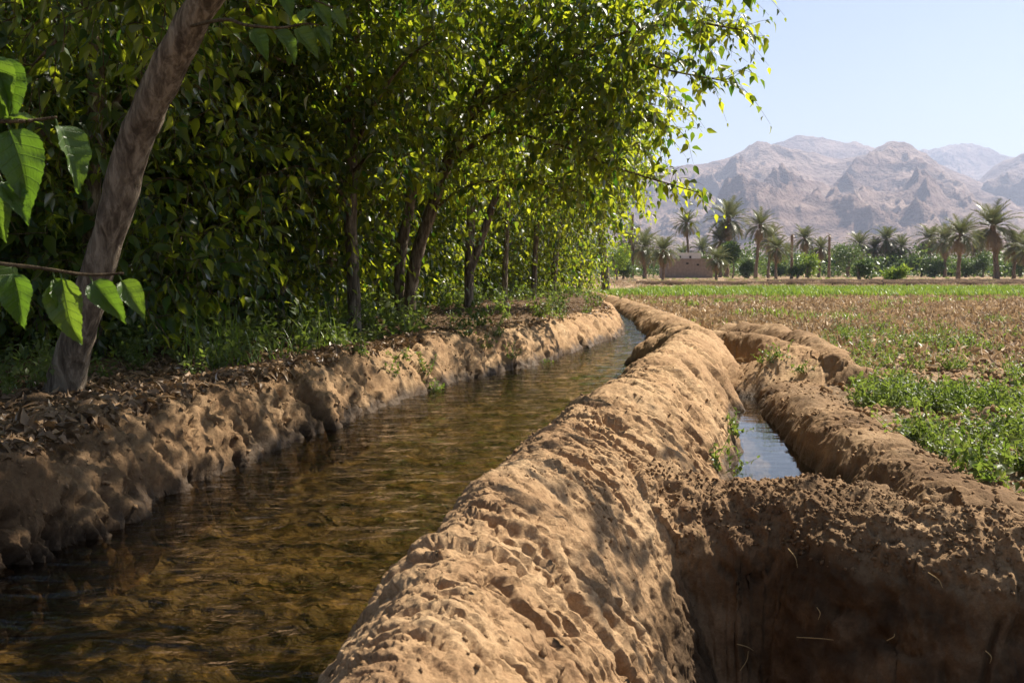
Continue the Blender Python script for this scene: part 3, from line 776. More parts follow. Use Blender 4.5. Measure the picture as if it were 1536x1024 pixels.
# ---- thinner trees further along
def far_tree(px, py, lab, hpx, lean_px, rad, ell, ntw, leaf=.14):
    b = at(px, py, gz); Yb = b[1]
    P = [b - [0, 0, .15], b, atY(px + lean_px * .2, py - hpx * .25, Yb), atY(px + lean_px * .5, py - hpx * .55, Yb), atY(px + lean_px, py - hpx, Yb)]
    return make_tree('mulberry_tree', b, [(P, [rad * 1.1, rad, rad * .9, rad * .75, rad * .4])], [], [E(*e) for e in ell(Yb)], ntw, lab, leaf, tw_L=(.4, .9))
far_tree(756, 452, 'slim dark stem beside the fork of the forked tree', 250, 12, .07, lambda Y: [(770, 300, Y, 1.1, 1.2, .9), (760, 180, Y, 1.5, 1.4, 1.2)], 300)
far_tree(800, 446, 'thin dark stemmed tree where the bank meets the litter', 260, 15, .08, lambda Y: [(820, 300, Y, 1.3, 1.5, 1.2), (840, 200, Y - 1, 1.8, 1.6, 1.4), (790, 360, Y + 1, 1.1, 1, .8), (790, 415, Y + 1.5, 1.3, 1, .5)], 750)
far_tree(829, 443, 'thin stemmed tree leaning towards the canal near the bend', 280, 28, .09, lambda Y: [(850, 260, Y, 1.6, 1.6, 1.3), (870, 180, Y - .5, 1.8, 1.6, 1.5), (850, 340, Y, 1.0, 1.2, .7), (895, 230, Y, 1.0, 1.2, 1.0), (840, 400, Y + 1, 1.2, 1.2, .7)], 850)
far_tree(868, 438, 'leafy tree nearest the canal bend with hanging lower leaves', 240, 10, .10, lambda Y: [(875, 230, Y, 1.8, 1.8, 2.0), (880, 340, Y, 1.1, 1.3, 1.3), (888, 280, Y, 1.1, 1.3, 1.1), (862, 385, Y, .8, 1, .8), (845, 415, Y + 1, 1.1, 1.2, .7)], 900, .18)

b = at(908, 437, .2); Yb = b[1]
make_tree('mulberry_tree', b, [([b - [0, 0, .2], b, atY(908, 410, Yb), atY(905, 380, Yb), atY(900, 340, Yb), atY(893, 290, Yb), atY(890, 230, Yb)], [.2, .17, .16, .155, .14, .12, .06])],
          [(L(atY(900, 340, Yb), (915, 320, Yb - .5), (935, 322, Yb - 1), (945, 335, Yb - 1.2)), .05), (L(atY(895, 300, Yb), (920, 270, Yb - .5), (945, 262, Yb - 1)), .05)],
          [E(893, 240, Yb, 1.6, 2, 1.6), E(878, 305, Yb + 1, 1.1, 1.5, .8), E(925, 290, Yb - .5, .8, 1, .6), E(885, 190, Yb, 1.8, 2, 1.6)], 460,
          'lone tree with a bare brown trunk standing past the canal bend', .2, nl_limb=10, tw_L=(.5, 1.0))

# ---- the dark grove behind: two prototypes, then copies
def proto(label, low):
    base = np.array([0, 0, 0.])
    P = [[0, 0, -.2], [0, 0, 0], [.05, .05, 1.2], [.0, .1, 2.4], [.1, 0, 3.6], [.1, 0, 4.8]]
    lim = [([[.03, .05, 1.5], [.5, -.2, 2.0], [1.1, -.3, 2.3]], .03), ([[0, .1, 2.0], [-.5, .3, 2.6], [-1.1, .4, 2.9]], .03), ([[0, .1, 2.6], [.3, -.6, 3.2], [.6, -1.2, 3.4]], .03)]
    return make_tree('mulberry_tree', base, [(P, [.09, .08, .075, .07, .055, .03])], lim,
                     [(0, 0, 3.6, 1.6, 1.6, 1.4)] + ([(.3, -.2, 2.3, 1.5, 1.5, 1.0), (-.4, .3, 1.5, 1.3, 1.3, .9), (.1, 0, .8, 1.4, 1.4, .6), (0, 0, .5, 1.2, 1.2, .5)] if low else [(.2, -.2, 2.6, 1.4, 1.4, .7)]) + [(0, 0, 4.8, 1.3, 1.3, .9)], 1250 if low else 760, label, .145, group='dense trees of the dark grove')
XT = lambda y: np.interp(y, [-3, 2, 5.7, 10.9, 13.3, 18.2, 28, 38, 50], [-4.2, -3.4, -2.7, -1.77, -1.4, -.75, .6, 2.2, .0])
GL = 'leafy tree crowded into the dark grove behind the bank'
g0, g1 = proto(GL, False), proto(GL, True)
spots = []
for row, (off, y0, y1, step) in enumerate([(.9, 6.6, 34, 2.0), (1.6, 5.5, 39, 1.5), (3.7, 6.0, 38, 1.9), (5.8, 6.5, 40, 2.2), (8.6, 9, 42, 3.0)]):
    y = y0
    while y < y1:
        spots.append((float(XT(y)) - off + random.uniform(-.4, .4) - (.0 if row else .2), y + random.uniform(-.5, .5), row))
        y += step * (1 + y / 30)
used = set()
spots = [q for q in spots if not (q[2] == 0 and (q[1] < 10 or random.random() < .45)) and not (q[1] < 6.8 and q[0] > -4.3)]
for i, (x, y, row) in enumerate(spots):
    o = g0 if row == 0 else g1
    rz = random.uniform(0, 6.28); s = random.uniform(.85, 1.15)
    if o.name not in used:
        used.add(o.name); o.location = (x, y, .25); o.rotation_euler.z = rz
    else:
        dup(o, (x, y, .25 if y < 30 else .1), rz, (s, s, s * random.uniform(.85, 1.1)))

# ---- leafy shrub at the frame's edge, near the camera: its stem stands on the bank outside the picture
def big_leaves(bmat, root, items):
    for (p, tip, nrm, sz, seed) in items:
        pass
def spray(name, pts, rad, leaves, root, base):
    """one leafy shoot: a stem and large leaves. leaves: (t along, tip dir, normal, size)"""
    P = np.asarray(pts, float) - base
    V, t, q = tube(P, np.linspace(rad, .002, len(P)), 6, 8)
    sh = build(name, V, t, q, M['twig'], root)
    A = catmull(P, 20)
    fill = [(t_, np.array([.25, -.1, -1.]) + rng.normal(size=3) * .35, np.array([.2, -.7, .5]) + rng.normal(size=3) * .4, rng.uniform(.09, .14)) for t_ in np.arange(.12, .47, .04)] if root.name.startswith('mulberry_shrub') else []
    for i, (tt, tip, nrm, sz) in enumerate(leaves + fill):
        T, qd, luv = leaf_fine(int(tt * 1000) + i * 7 + int(sz * 5000))
        o = A[min(len(A) - 1, int(tt * (len(A) - 1)))]
        tip = unit(np.asarray(tip, float)); R = frames(tip[None], np.asarray(nrm, float)[None])[0]
        pet = .014; sz = sz * .84
        Vl = (T * sz) @ R.T + o + tip * pet
        s1 = tube([o, o + tip * pet * .5 + [0, 0, .004], o + tip * pet * 1.05], [.0016, .0013, .0012], 5, 3)
        Vp, tp, qp = s1
        VV = np.vstack([Vl, Vp]); off = len(Vl)
        LU = np.vstack([luv, np.zeros((len(Vp), 3))])
        build('leaf', VV, tp + off, np.vstack([qd, qp + off]), M['bigleaf'], sh, {'rnd': np.full(len(VV), (i * .37) % 1), 'luv': LU})
    return sh

sb = np.array([-2.62, 2.25, .3])
SH = empty('mulberry_shrub', sb, 'large toothed mulberry leaves on shoots in front of the leaning trunk', 'shrub')
V, t, q = tube([[0, 0, -.2], [0, 0, 0], [.1, -.1, .5], [.18, -.15, 1.0], [.3, -.2, 1.6], [.5, -.3, 2.1]], [.03, .028, .025, .02, .014, .006], 8, 8, .1)
build('stem', V, t, q, M['bark'], SH)
W = lambda dx, dy, dz: sb + np.array([dx, dy, dz])
dn = (0, 0, -1)
def Y1(px, py, Y=1.55): return atY(px, py, Y)
def dirpx(p, q, Y=1.55, depth=0.0):
    return Y1(*q, Y) - Y1(*p, Y) + np.array([0, depth, 0])
def lf(tt, p, q, sz, n=(.25, -.85, .45), depth=0.0): return (tt, dirpx(p, q, 1.55, depth), n, sz)
# lower shoot: from the stem to (190, 410)
spray('shoot', [W(.1, -.1, .5), Y1(-300, 330, 1.9), Y1(-60, 385, 1.62), Y1(60, 402), Y1(130, 412), Y1(185, 410)], .0045,
      [lf(.517, (10, 395), (28, 480), .115, (.1, -.9, .5)), lf(.64, (75, 405), (95, 470), .085, (.8, -.5, .3)), lf(.67, (85, 410), (112, 520), .135, (.1, -.95, .3)), lf(.80, (130, 408), (180, 470), .10, (-.3, -.6, .8)), lf(.96, (160, 405), (196, 455), .085, (.3, -.8, .6))], SH, sb)
# middle shoot: to (80, 178)
spray('shoot', [W(.18, -.15, 1.0), Y1(-300, 160, 1.9), Y1(-80, 180, 1.62), Y1(20, 182), Y1(55, 180), Y1(85, 176)], .005,
      [lf(.58, (10, 185), (52, 315), .165, (.35, -.8, .4)), lf(.97, (80, 172), (125, 262), .135, (.5, -.4, .7)), lf(.54, (-10, 180), (38, 170), .06, (0, -.5, .9)), lf(.5, (-20, 170), (10, 115), .1, (.5, -.8, .2))], SH, sb)
spray('shoot', [W(.25, -.17, 1.4), Y1(-300, 30, 1.9), Y1(-90, 60, 1.62), Y1(-20, 70), Y1(-5, 75)], .005,
      [lf(.97, (-8, 72), (18, 150), .12, (.6, -.75, .2)), lf(.8, (-60, 65), (-40, 160), .13)], SH, sb)
spray('shoot', [W(.14, -.12, .75), Y1(-320, 240, 1.9), Y1(-100, 250, 1.62), Y1(-30, 258), Y1(0, 262)], .005,
      [lf(.97, (-2, 262), (36, 318), .095, (.3, -.7, .6)), lf(.85, (-40, 262), (-20, 350), .12)], SH, sb)

# shoots hanging from the leaning tree near the top of the trunk
base1 = np.array(TREE1.location)
def Y2(px, py, Y=3.4): return atY(px, py, Y)
def lf2(tt, p, q, sz, n=(.2, -.8, .5)): return (tt, Y2(*q) - Y2(*p), n, sz)
st = atY(300, 30, Yb if False else T1[6][1])
spray('shoot', [T1[6], Y2(335, 30, 3.9), Y2(370, 38, 3.5), Y2(420, 42), Y2(455, 36), Y2(478, 38)], .008,
      [lf2(.42, (355, 40), (388, 92), .15), lf2(.55, (380, 38), (425, 90), .16, (.1, -.6, .8)), lf2(.70, (420, 42), (470, 100), .155, (.5, -.8, .3)), lf2(.74, (415, 38), (440, 10), .1, (.2, -.5, .9)), lf2(.9, (455, 38), (487, 85), .13, (.4, -.8, .5)), lf2(.99, (475, 36), (496, 62), .1)], TREE1, base1)
spray('shoot', [T1[7], Y2(370, -10, 3.9), Y2(420, -15, 3.5), Y2(470, 0), Y2(500, 12)], .008,
      [lf2(.5, (400, -12), (420, 30), .12), lf2(.75, (450, -5), (480, 40), .13), lf2(.97, (495, 10), (520, 50), .11)], TREE1, base1)

# ------------------------------------------------------------------ undergrowth, litter, grass, herbs
def blades(n, hmin, hmax, w, spread, curve=.5, K=5):
    """a grass tuft: arched blades"""
    a = rng.uniform(0, 6.28, n); h = rng.uniform(hmin, hmax, n); c = rng.uniform(.15, 1, n) * curve
    t = np.linspace(0, 1, K)[None]
    base = rng.normal(size=(n, 2)) * spread
    R = h[:, None] * (c[:, None] * t ** 1.7)
    X = base[:, 0:1] + np.cos(a)[:, None] * R; Y = base[:, 1:2] + np.sin(a)[:, None] * R
    Z = h[:, None] * (t - .35 * c[:, None] * t ** 2.5)
    P = np.stack([X, Y, Z], -1)
    s = np.stack([-np.sin(a), np.cos(a), a * 0], -1)[:, None] * (w * (1 - t ** 1.5) * .5)[..., None]
    V = np.stack([P - s, P + s], 2).reshape(-1, 3)
    idx = np.arange(n * K * 2).reshape(n, K, 2)
    q = np.stack([idx[:, :-1, 0], idx[:, :-1, 1], idx[:, 1:, 1], idx[:, 1:, 0]], -1).reshape(-1, 4)
    return V, np.zeros((0, 3), int), q, {'rnd': np.repeat(rng.random(n), K * 2)}

def herb(ns, h, leaf, nl=12, spread=.5):
    """a small leafy weed: several stems with little leaves"""
    st, lv = [], []
    p0 = rng.normal(size=(ns, 3)) * np.array([.03, .03, 0])
    d = unit(rng.normal(size=(ns, 3)) * np.array([spread, spread, .1]) + np.array([0, 0, 1.]))
    L_ = h * rng.uniform(.6, 1.15, ns)
    t = np.linspace(.15, 1, nl)[None, :, None]
    P = p0[:, None] + d[:, None] * L_[:, None, None] * t + rng.normal(size=(ns, 1, 3)) * .02 * t * t
    pts = P.reshape(-1, 3); m = len(pts)
    tip = rng.normal(size=(m, 3)) + np.array([0, 0, .25]); nrm = rng.normal(size=(m, 3)) * .5 + np.array([0, 0, 1.])
    out = [scatter(LM if leaf > .03 else LS, pts, frames(tip, nrm), leaf * rng.uniform(.6, 1.25, m))]
    K = nl
    s = np.array([.0018, 0, 0])
    Vs = np.stack([P - s, P + s], 2).reshape(-1, 3)
    idx = np.arange(ns * K * 2).reshape(ns, K, 2)
    q = np.stack([idx[:, :-1, 0], idx[:, :-1, 1], idx[:, 1:, 1], idx[:, 1:, 0]], -1).reshape(-1, 4)
    out.append((Vs, np.zeros((0, 3), int), q, {'rnd': np.full(len(Vs), .3)}))
    return join(out)

def spread_plants(variants, xy, z, scale, rot=None):
    """merge many plants: variants = list of (V,t,q,attrs)"""
    out = []
    k = rng.integers(0, len(variants), len(xy)); rot = rng.uniform(0, 6.28, len(xy)) if rot is None else rot
    for vi, (V, t, q, a) in enumerate(variants):
        s = np.nonzero(k == vi)[0]
        if not len(s): continue
        c, sn = np.cos(rot[s]), np.sin(rot[s])
        Vx = (V[None, :, 0] * c[:, None] - V[None, :, 1] * sn[:, None]) * scale[s][:, None] + xy[s, 0][:, None]
        Vy = (V[None, :, 0] * sn[:, None] + V[None, :, 1] * c[:, None]) * scale[s][:, None] + xy[s, 1][:, None]
        Vz = V[None, :, 2] * scale[s][:, None] + z[s][:, None]
        off = (np.arange(len(s)) * len(V))[:, None, None]
        r = np.clip(a['rnd'][None] * .6 + rng.random(len(s))[:, None] * .4, 0, 1)
        out.append((np.stack([Vx, Vy, Vz], -1).reshape(-1, 3), (t[None] + off).reshape(-1, 3), (q[None] + off).reshape(-1, 4), {'rnd': r.ravel()}))
    return join(out)

def pts_in(n, f):
    out = f(n); return out

# leaf litter on the bank top under the trees
n = 11000
y = np.concatenate([rng.uniform(3.2, 9, n * 2 // 3), rng.uniform(8, 22, n - n * 2 // 3)])
x = XL(y) - np.abs(rng.normal(size=n)) * (.4 + .6 * (XL(y) - XT(y))) + .12
z = ground(x, y) + .012
tip = rng.normal(size=(n, 3)) * np.array([1, 1, .35]); nrm = rng.normal(size=(n, 3)) * .55 + np.array([0, 0, 1.])
sc = rng.uniform(.03, .075, n)
LC = (LM[0] * np.array([1, 1.1, 3.0], np.float32), LM[1], LM[2])
V, t, q, a = scatter(LC, np.stack([x, y, z], 1), frames(tip, nrm), sc)
build('leaf_litter', V, t, q, M['litter'], attrs=a, kind='stuff', label='curled brown dead leaves lying under the trees')

# low green undergrowth beneath the trees
n = 270
y = np.concatenate([rng.uniform(5.5, 14, n // 2), rng.uniform(12, 40, n - n // 2)])
x = XT(y) - .15 - np.abs(rng.normal(size=n)) * .9
x[::3] = XL(y[::3]) - .2 - rng.random(len(x[::3])) * np.maximum(.2, XL(y[::3]) - XT(y[::3]))
hv = [herb(8, .3, .055, 9, .6) for _ in range(5)]
V, t, q, a = spread_plants(hv, np.stack([x, y], 1), ground(x, y), rng.uniform(.3, 1.25, n) * (1 + y / 60) * np.where(y > 30, .6, 1))
build('undergrowth', V, t, q, M['herb'], attrs=a, kind='stuff', label='low green undergrowth in the shade between the trunks')

# grass tufts on the bank
tufts = [(300, 535, .42, 'tall thin grass tuft beside the leaning trunk on the bank top'), (345, 532, .5, 'long arching grass blades on the bank under dark leaves'), (425, 530, .40, 'sunlit grass tuft with one long bent blade on the bank'),
         (470, 520, .46, 'tall grass tuft in front of the straight slim tree'), (505, 515, .42, 'grass tuft at the foot of the straight slim tree'), (390, 540, .25, 'short grass tuft between longer ones on the bank')]
for px, py, h, lb in tufts:
    p = at(px, py, .36); p[2] = ground(p[0], p[1])[0] - .01
    V, t, q, a = blades(24, h * .4, h * 1.45, .009, .06, .95, 8)
    o = build('grass_tuft', V, t, q, M['crop'], attrs=a, label=lb, cat='grass', group='grass tufts on the canal bank')
    o.location = p
# herbs on the bank slope and by the ditch
herbs = [(585, 562, .22, .12, 'small green weed on the bank slope below the slim tree'), (652, 588, .10, .12, 'low weed near the water below the bank weeds'), (640, 560, .12, .15, 'sprawling weed half way down the bank slope'), (725, 522, .3, .16, 'leafy weed on the bank top behind the sunlit slope'),
         (765, 540, .18, .2, 'bright weed patch hanging down the bank to the water'), (700, 505, .36, .16, 'weed on the bank top below the two stemmed tree'), (815, 548, .05, .12, 'tiny weed at the water edge of the bank'), (745, 505, .36, .14, 'upright weed beside the bank hollow'),
         (600, 540, .3, .14, 'weed among dry leaves on the bank'), (930, 448, .2, .2, 'weed on the bank past the canal bend'), (840, 478, .36, .18, 'weed on the shaded bank before the bend'), (880, 470, .32, .18, 'yellow green weed on the bank tip'),
         (1098, 652, .02, .15, 'weed on the dyke foot beside the ditch water'), (1080, 705, .04, .14, 'grass weed at the ditch corner by the cross dyke'), (1112, 722, .15, .08, 'single small shoot on the cross dyke crest'), (1150, 545, .15, .16, 'thin weed on the mud mound'), (1175, 540, .22, .18, 'feathery weed on top of the mud mound'),
         (1205, 560, .1, .15, 'weed beside the end of the ditch dyke'), (540, 535, .36, .16, 'broad weed beside grass on the bank')]
for px, py, zz, h, lb in herbs:
    p = at(px, py, zz)
    # settle onto the terrain along the line of sight, at its true height
    d = p - CAM; ts = np.linspace(.6, 1.5, 400); PP = CAM + d[None] * ts[:, None]
    zz_ = ground(PP[:, 0], PP[:, 1]); k = np.argmax(PP[:, 2] < zz_); p = PP[k] if k else p
    V, t, q, a = herb(9, h, .032, 10, .6)
    o = build('weed', V, t, q, M['herb'], attrs=a, label=lb, cat='weed', group='weeds on the mud banks')
    o.location = (p[0], p[1], ground(p[0], p[1])[0] - .01)

# ------------------------------------------------------------------ the field
def in_field(x, y):
    z, c, _, _ = height(x, y)
    return (c == -3), z
hv = [herb(int(rng.integers(6, 11)), .15, .030, 11, .85) for _ in range(9)]
n = 6500
u = rng.random(n)
y = 3.3 * (22 / 3.3) ** u
x = rng.uniform(.3, .62, n) * y + rng.normal(size=n) * .1
ok, z = in_field(x, y)
edge = np.interp(y, [3, 5, 8, 10, 14, 22], [1.75, 1.75, 2.35, 3.1, 3.6, 3.8])
p2 = np.stack([x, y, x * 0], 1)
dens = fbm(p2 * .9 + 4, 3) + .15 - .35 * sstep(14, 20, y) - .55 * sstep(.45, .15, np.hypot((x - 2.35) / .8, (y - 5.0) / 1.2))
keep = ok & (x > edge) & (dens > .14 + .8 * rng.random(n) )
x, y, z = x[keep], y[keep], z[keep]
V, t, q, a = spread_plants(hv, np.stack([x, y], 1), z + .02, rng.uniform(.5, 1.35, len(x)))
build('field_weeds', V, t, q, M['herb'], attrs=a, kind='stuff', label='low green weeds covering the field beside the ditch')

near = [(1478, 742, 'broad leaved yellow green weed at the end of the cross dyke'), (1510, 735, 'dark weed clump beside the broad leaved weed'), (1450, 735, 'small weed against the cross dyke crest'), (1500, 690, 'weed clump behind the broad leaved weed'), (1530, 700, 'weed clump at the picture edge above the cross dyke'), (1460, 700, 'thin weed on bare soil beside the cross dyke'), (1525, 660, 'sprawling weed beyond the bare clods'), (1400, 590, 'bushy weed near the top of the ditch dyke')]
for i, (px, py, lb) in enumerate(near):
    p = at(px, py, .1); p[2] = ground(p[0], p[1])[0]
    V, t, q, a = herb(10, .2, .05 if i == 0 else .034, 9, .7)
    o = build('weed', V, t, q, M['herb'], attrs=a, label=lb, cat='weed', group='weeds at the field edge'); o.location = p

# pale dry stubble and dead leaves
n = 26000
y = 9 * (34 / 9) ** rng.random(n) ** .8
x = rng.uniform(.1, .68, n) * y
ok, z = in_field(x, y)
keep = ok & (x > XR(y) + .45) & (rng.random(n) < .25 + .75 * sstep(11, 17, y))
x, y, z = x[keep], y[keep], z[keep]; n = len(x)
tip = rng.normal(size=(n, 3)) * np.array([1, 1, .9]) + np.array([0, 0, .5]); nrm = rng.normal(size=(n, 3))
V, t, q, a = scatter(LC, np.stack([x, y, z + .05], 1), frames(tip, nrm), np.stack([rng.uniform(.05, .16, n), rng.uniform(.04, .12, n), rng.uniform(.05, .14, n)], 1), rng.random(n) ** 1.6)
build('dry_stubble', V, t, q, M['dry'], attrs=a, kind='stuff', label='pale dry stubble and dead leaves strewn over the tilled field')

# green crop strip, and the thinner growth beyond it
bv = [blades(40, .12, .3, .03, .16, .8, 4) for _ in range(6)]
def strip(name, n, fy, fx, hs, mat, lb, thr=-9, zoff=0.0):
    y = fy(n); x = fx(n, y)
    k = (x > XR(np.minimum(y, 44)) + .5 + 3 * (y > 40)) & (fbm(np.stack([x * .35, y * .35, x * 0], 1), 3) > thr)
    x, y = x[k], y[k]
    zz = np.where(np.hypot(x, y) < 61.5, ground(x, y), .03)
    V, t, q, a = spread_plants(bv, np.stack([x, y], 1), zz, rng.uniform(.6, 1.3, len(x)) * hs)
    build(name, V, t, q, M[mat], attrs=a, kind='stuff', label=lb)
strip('crop_strip', 3400, lambda n: rng.uniform(33.5, 47, n), lambda n, y: rng.uniform(.06, .62, n) * y, 1.0, 'crop', 'bright green crop strip across the field', -.55)
strip('crop_margin', 900, lambda n: rng.uniform(16, 33, n), lambda n, y: rng.uniform(.1, .62, n) * y, .7, 'crop', 'scattered green tufts in the stubble', .28)
strip('rough_grass', 700, lambda n: rng.uniform(60, 125, n), lambda n, y: rng.uniform(-.05, .62, n) * y, .8, 'crop', 'thin rough grass before the palms', .05)
strip('rough_stubble', 3000, lambda n: rng.uniform(50, 100, n), lambda n, y: rng.uniform(.02, .62, n) * y, .8, 'dry', 'thin dry growth beyond the crop strip', -.1)

# low mud bunds across the far field
def bund(x0, x1, y0, y1, h, w):
    n = 60
    xs = np.linspace(x0, x1, n); yy = np.linspace(y0, y1, n) + .5 * perlin(np.stack([xs * .1, xs * 0 + y0, xs * 0], 1))
    hh = h * (1 + .35 * perlin(np.stack([xs * .8, xs * 0, xs * 0], 1)))
    prof = np.array([[-1, -.1], [-.75, .55], [-.35, .95], [.1, 1], [.6, .7], [1, -.1]])
    V = np.stack([np.repeat(xs, 6), (yy[:, None] + prof[None, :, 0] * w).ravel(), (hh[:, None] * prof[None, :, 1]).ravel()], 1)
    idx = np.arange(n * 6).reshape(n, 6)
    q = np.stack([idx[:-1, :-1], idx[1:, :-1], idx[1:, 1:], idx[:-1, 1:]], -1).reshape(-1, 4)
    build('field_bund', V, quads=q, mat=M['mud'], attrs={'wet': np.zeros(len(V)), 'moist': np.full(len(V), 1.0)}, kind='structure', label='low mud bund across the far field')
bund(7.5, 22, 60, 59.5, .34, .4)
bund(23, 40, 62, 61, .32, .4)
bund(20, 60, 78, 74, .3, .5)
bund(52, 75, 70, 69, .25, .4)

# loose crumbs of soil lying on the dykes and in the field
def crumb(seed):
    r = np.random.default_rng(seed)
    V = np.array([[1, 0, 0], [-1, 0, 0], [0, 1, 0], [0, -1, 0], [0, 0, 1], [0, 0, -1], [.7, .7, .2], [-.7, .7, -.2], [-.7, -.7, .2], [.7, -.7, -.2]], np.float32)
    V = (V * r.uniform(.6, 1.15, (10, 1)) * np.array([1, .8, .65])).astype(np.float32)
    t = [[0, 6, 4], [6, 2, 4], [2, 7, 4], [7, 1, 4], [1, 8, 4], [8, 3, 4], [3, 9, 4], [9, 0, 4], [6, 0, 5], [2, 6, 5], [7, 2, 5], [1, 7, 5], [8, 1, 5], [3, 8, 5], [9, 3, 5], [0, 9, 5]]
    return V, np.array(t), np.zeros((0, 4), int)
def crumbs(n, sel, smin, smax, pw, name, label, moist):
    Q, Nn = TERR['Q'][sel], TERR['N'][sel]
    w = np.hypot(Q[:, 0], Q[:, 1]) ** 2; w = w / w.sum()
    k = rng.choice(len(Q), n, p=w)
    sz = smin + (smax - smin) * rng.random(n) ** pw
    out = []
    R = frames(rng.normal(size=(n, 3)), rng.normal(size=(n, 3)))
    for i in range(4):
        m = np.arange(i, n, 4)
        out.append(scatter(crumb(i), Q[k[m]] + Nn[k[m]] * sz[m, None] * .25, R[m], sz[m]))
    V, t, q, a = join(out)
    build(name, V, t, None, M['mud'], attrs={'moist': np.full(len(V), moist), 'wet': np.zeros(len(V))}, kind='stuff', label=label, smooth=True)
_q, _c = TERR['Q'], TERR['cls']
_r2 = np.hypot(_q[:, 0], _q[:, 1])
_vis = (np.abs(_q[:, 0]) < .62 * _q[:, 1] + .3)
crumbs(4200, np.nonzero(_vis & np.isin(_c, [4]) & (_r2 < 5) & ((_q[:, 2] > .06) | ((_q[:, 0] < .62) & (_q[:, 2] > -.4))))[0], .003, .013, 2.6, 'soil_crumbs', 'crumbs of dark damp soil on the cross dyke', .6)
crumbs(2600, np.nonzero(_vis & np.isin(_c, [0, 5, 7]) & (_r2 < 10) & (_q[:, 2] > .05))[0], .004, .022, 3, 'dry_crumbs', 'crumbs of dry soil lying on the banks', .25)
crumbs(1100, np.nonzero(_vis & np.isin(_c, [1]) & (_r2 < 6) & (_q[:, 2] > .05))[0], .003, .013, 3, 'grit', 'loose grit on the sunlit dyke', .1)
crumbs(7500, np.nonzero(_vis & np.isin(_c, [-3]) & (_r2 < 16))[0], .008, .05, 2.5, 'field_clods', 'dry clods lying in the tilled field', .15)

# ------------------------------------------------------------------ straws on the dark dyke
straws = [((1182, 822), (1200, 855), 'short pale straw stuck in the dark dyke face'), ((1392, 858), (1418, 884), 'thin straw on the dyke face below the field weeds'), ((1225, 910), (1228, 930), 'tiny upright straw in the middle of the dark dyke'), ((1195, 955), (1262, 967), 'long flat straw low on the dark dyke'),
          ((1105, 965), (1130, 975), 'pale root fibre at the foot of the dark dyke'), ((1110, 1005), (1122, 975), 'bent root fibre hanging at the dyke foot'), ((1330, 960), (1342, 950), 'very short straw low in the dark dyke'), ((1478, 975), (1486, 995), 'small straw near the dark corner of the dyke'), ((1045, 795), (1056, 812), 'straw sticking out where the dyke meets the canal dyke')]
def hit(px, py):
    d = ray(px, py); ts = np.linspace(1.2, 6, 1500); PP = CAM + d[None] * ts[:, None]
    k = np.argmax(PP[:, 2] < ground(PP[:, 0], PP[:, 1])); return PP[k] - d * .03
for a, b_, lb in straws:
    p, q_ = hit(*a), hit(*b_)
    q_[1] = p[1] + .6 * (q_[1] - p[1])
    m = (p + q_) / 2 + np.array([.006, -.008, .004])
    V, t, q = tube(np.array([p, m, q_]) - p, [.0015, .0014, .0008], 5, 5)
    o = build('straw', V, t, q, M['straw'], label=lb, cat='straw', group='straws in the dark dyke'); o.location = p

# ------------------------------------------------------------------ palms
def frond_set(nf, Lf, seed, dry=False, lift=(-.5, 1.3)):
    """feather fronds around the top of a trunk; returns mesh data"""
    r = np.random.default_rng(seed)
    Vs, ts, qs, rn, o = [], [], [], [], 0
    K, Q = 13, 2
    for f in range(nf):
        az = f * 2.399 + r.uniform(-.3, .3); u = f / max(1, nf - 1)
        el = lift[0] + (lift[1] - lift[0]) * u + r.uniform(-.12, .12)
        L_ = Lf * r.uniform(.85, 1.12)
        t = np.linspace(0, 1, K)
        ang = el - 1.15 * t ** 1.4 * (1 - .35 * u)
        ds = L_ / (K - 1)
        R = np.concatenate([[0], np.cumsum(np.cos(ang[:-1]) * ds)]); Z = np.concatenate([[0], np.cumsum(np.sin(ang[:-1]) * ds)])
        h = np.array([math.cos(az), math.sin(az), 0]); s = np.array([-h[1], h[0], 0])
        P = R[:, None] * h + Z[:, None] * np.array([0, 0, 1.])
        T = unit(np.gradient(P, axis=0)); up = np.cross(s[None], T)
        up = up * np.sign(up[:, 2:3] + 1e-6)
        # midrib
        w = .03 * Lf / 2.2 * (1 - .8 * t)[:, None]
        V = np.stack([P - s * w, P + s * w], 1).reshape(-1, 3); i = np.arange(K * 2).reshape(K, 2)
        Vs.append(V); qs.append(np.stack([i[:-1, 0], i[:-1, 1], i[1:, 1], i[1:, 0]], -1) + o); rn.append(np.full(len(V), .9)); o += len(V)
        # leaflets, two per side per step
        tt = np.repeat(np.linspace(.16, .99, 24), 2); sg = np.tile([-1., 1.], 24)
        Pb = np.stack([np.interp(tt, t, P[:, k]) for k in range(3)], 1); Tb = np.stack([np.interp(tt, t, T[:, k]) for k in range(3)], 1); Ub = np.stack([np.interp(tt, t, up[:, k]) for k in range(3)], 1)
        ll = Lf * .30 * np.sin(np.pi * np.clip(tt * .85 + .12, 0, 1)) ** .7 * r.uniform(.8, 1.15, len(tt))
        dv = unit(Tb * .75 + s[None] * sg[:, None] * .75 + Ub * .28 + r.normal(size=(len(tt), 3)) * .08)
        tipp = Pb + dv * ll[:, None] - np.array([0, 0, .12]) * ll[:, None]
        wd = Tb * (.018 * Lf)
        V = np.stack([Pb - wd, Pb + wd, tipp], 1).reshape(-1, 3)
        ts.append(np.arange(len(V)).reshape(-1, 3) + o); Vs.append(V); rn.append(np.repeat(np.clip(.5 + .3 * r.normal(size=len(tt)), 0, 1), 3)); o += len(V)
    return np.vstack(Vs), np.vstack(ts), np.vstack(qs), {'rnd': np.concatenate(rn)}

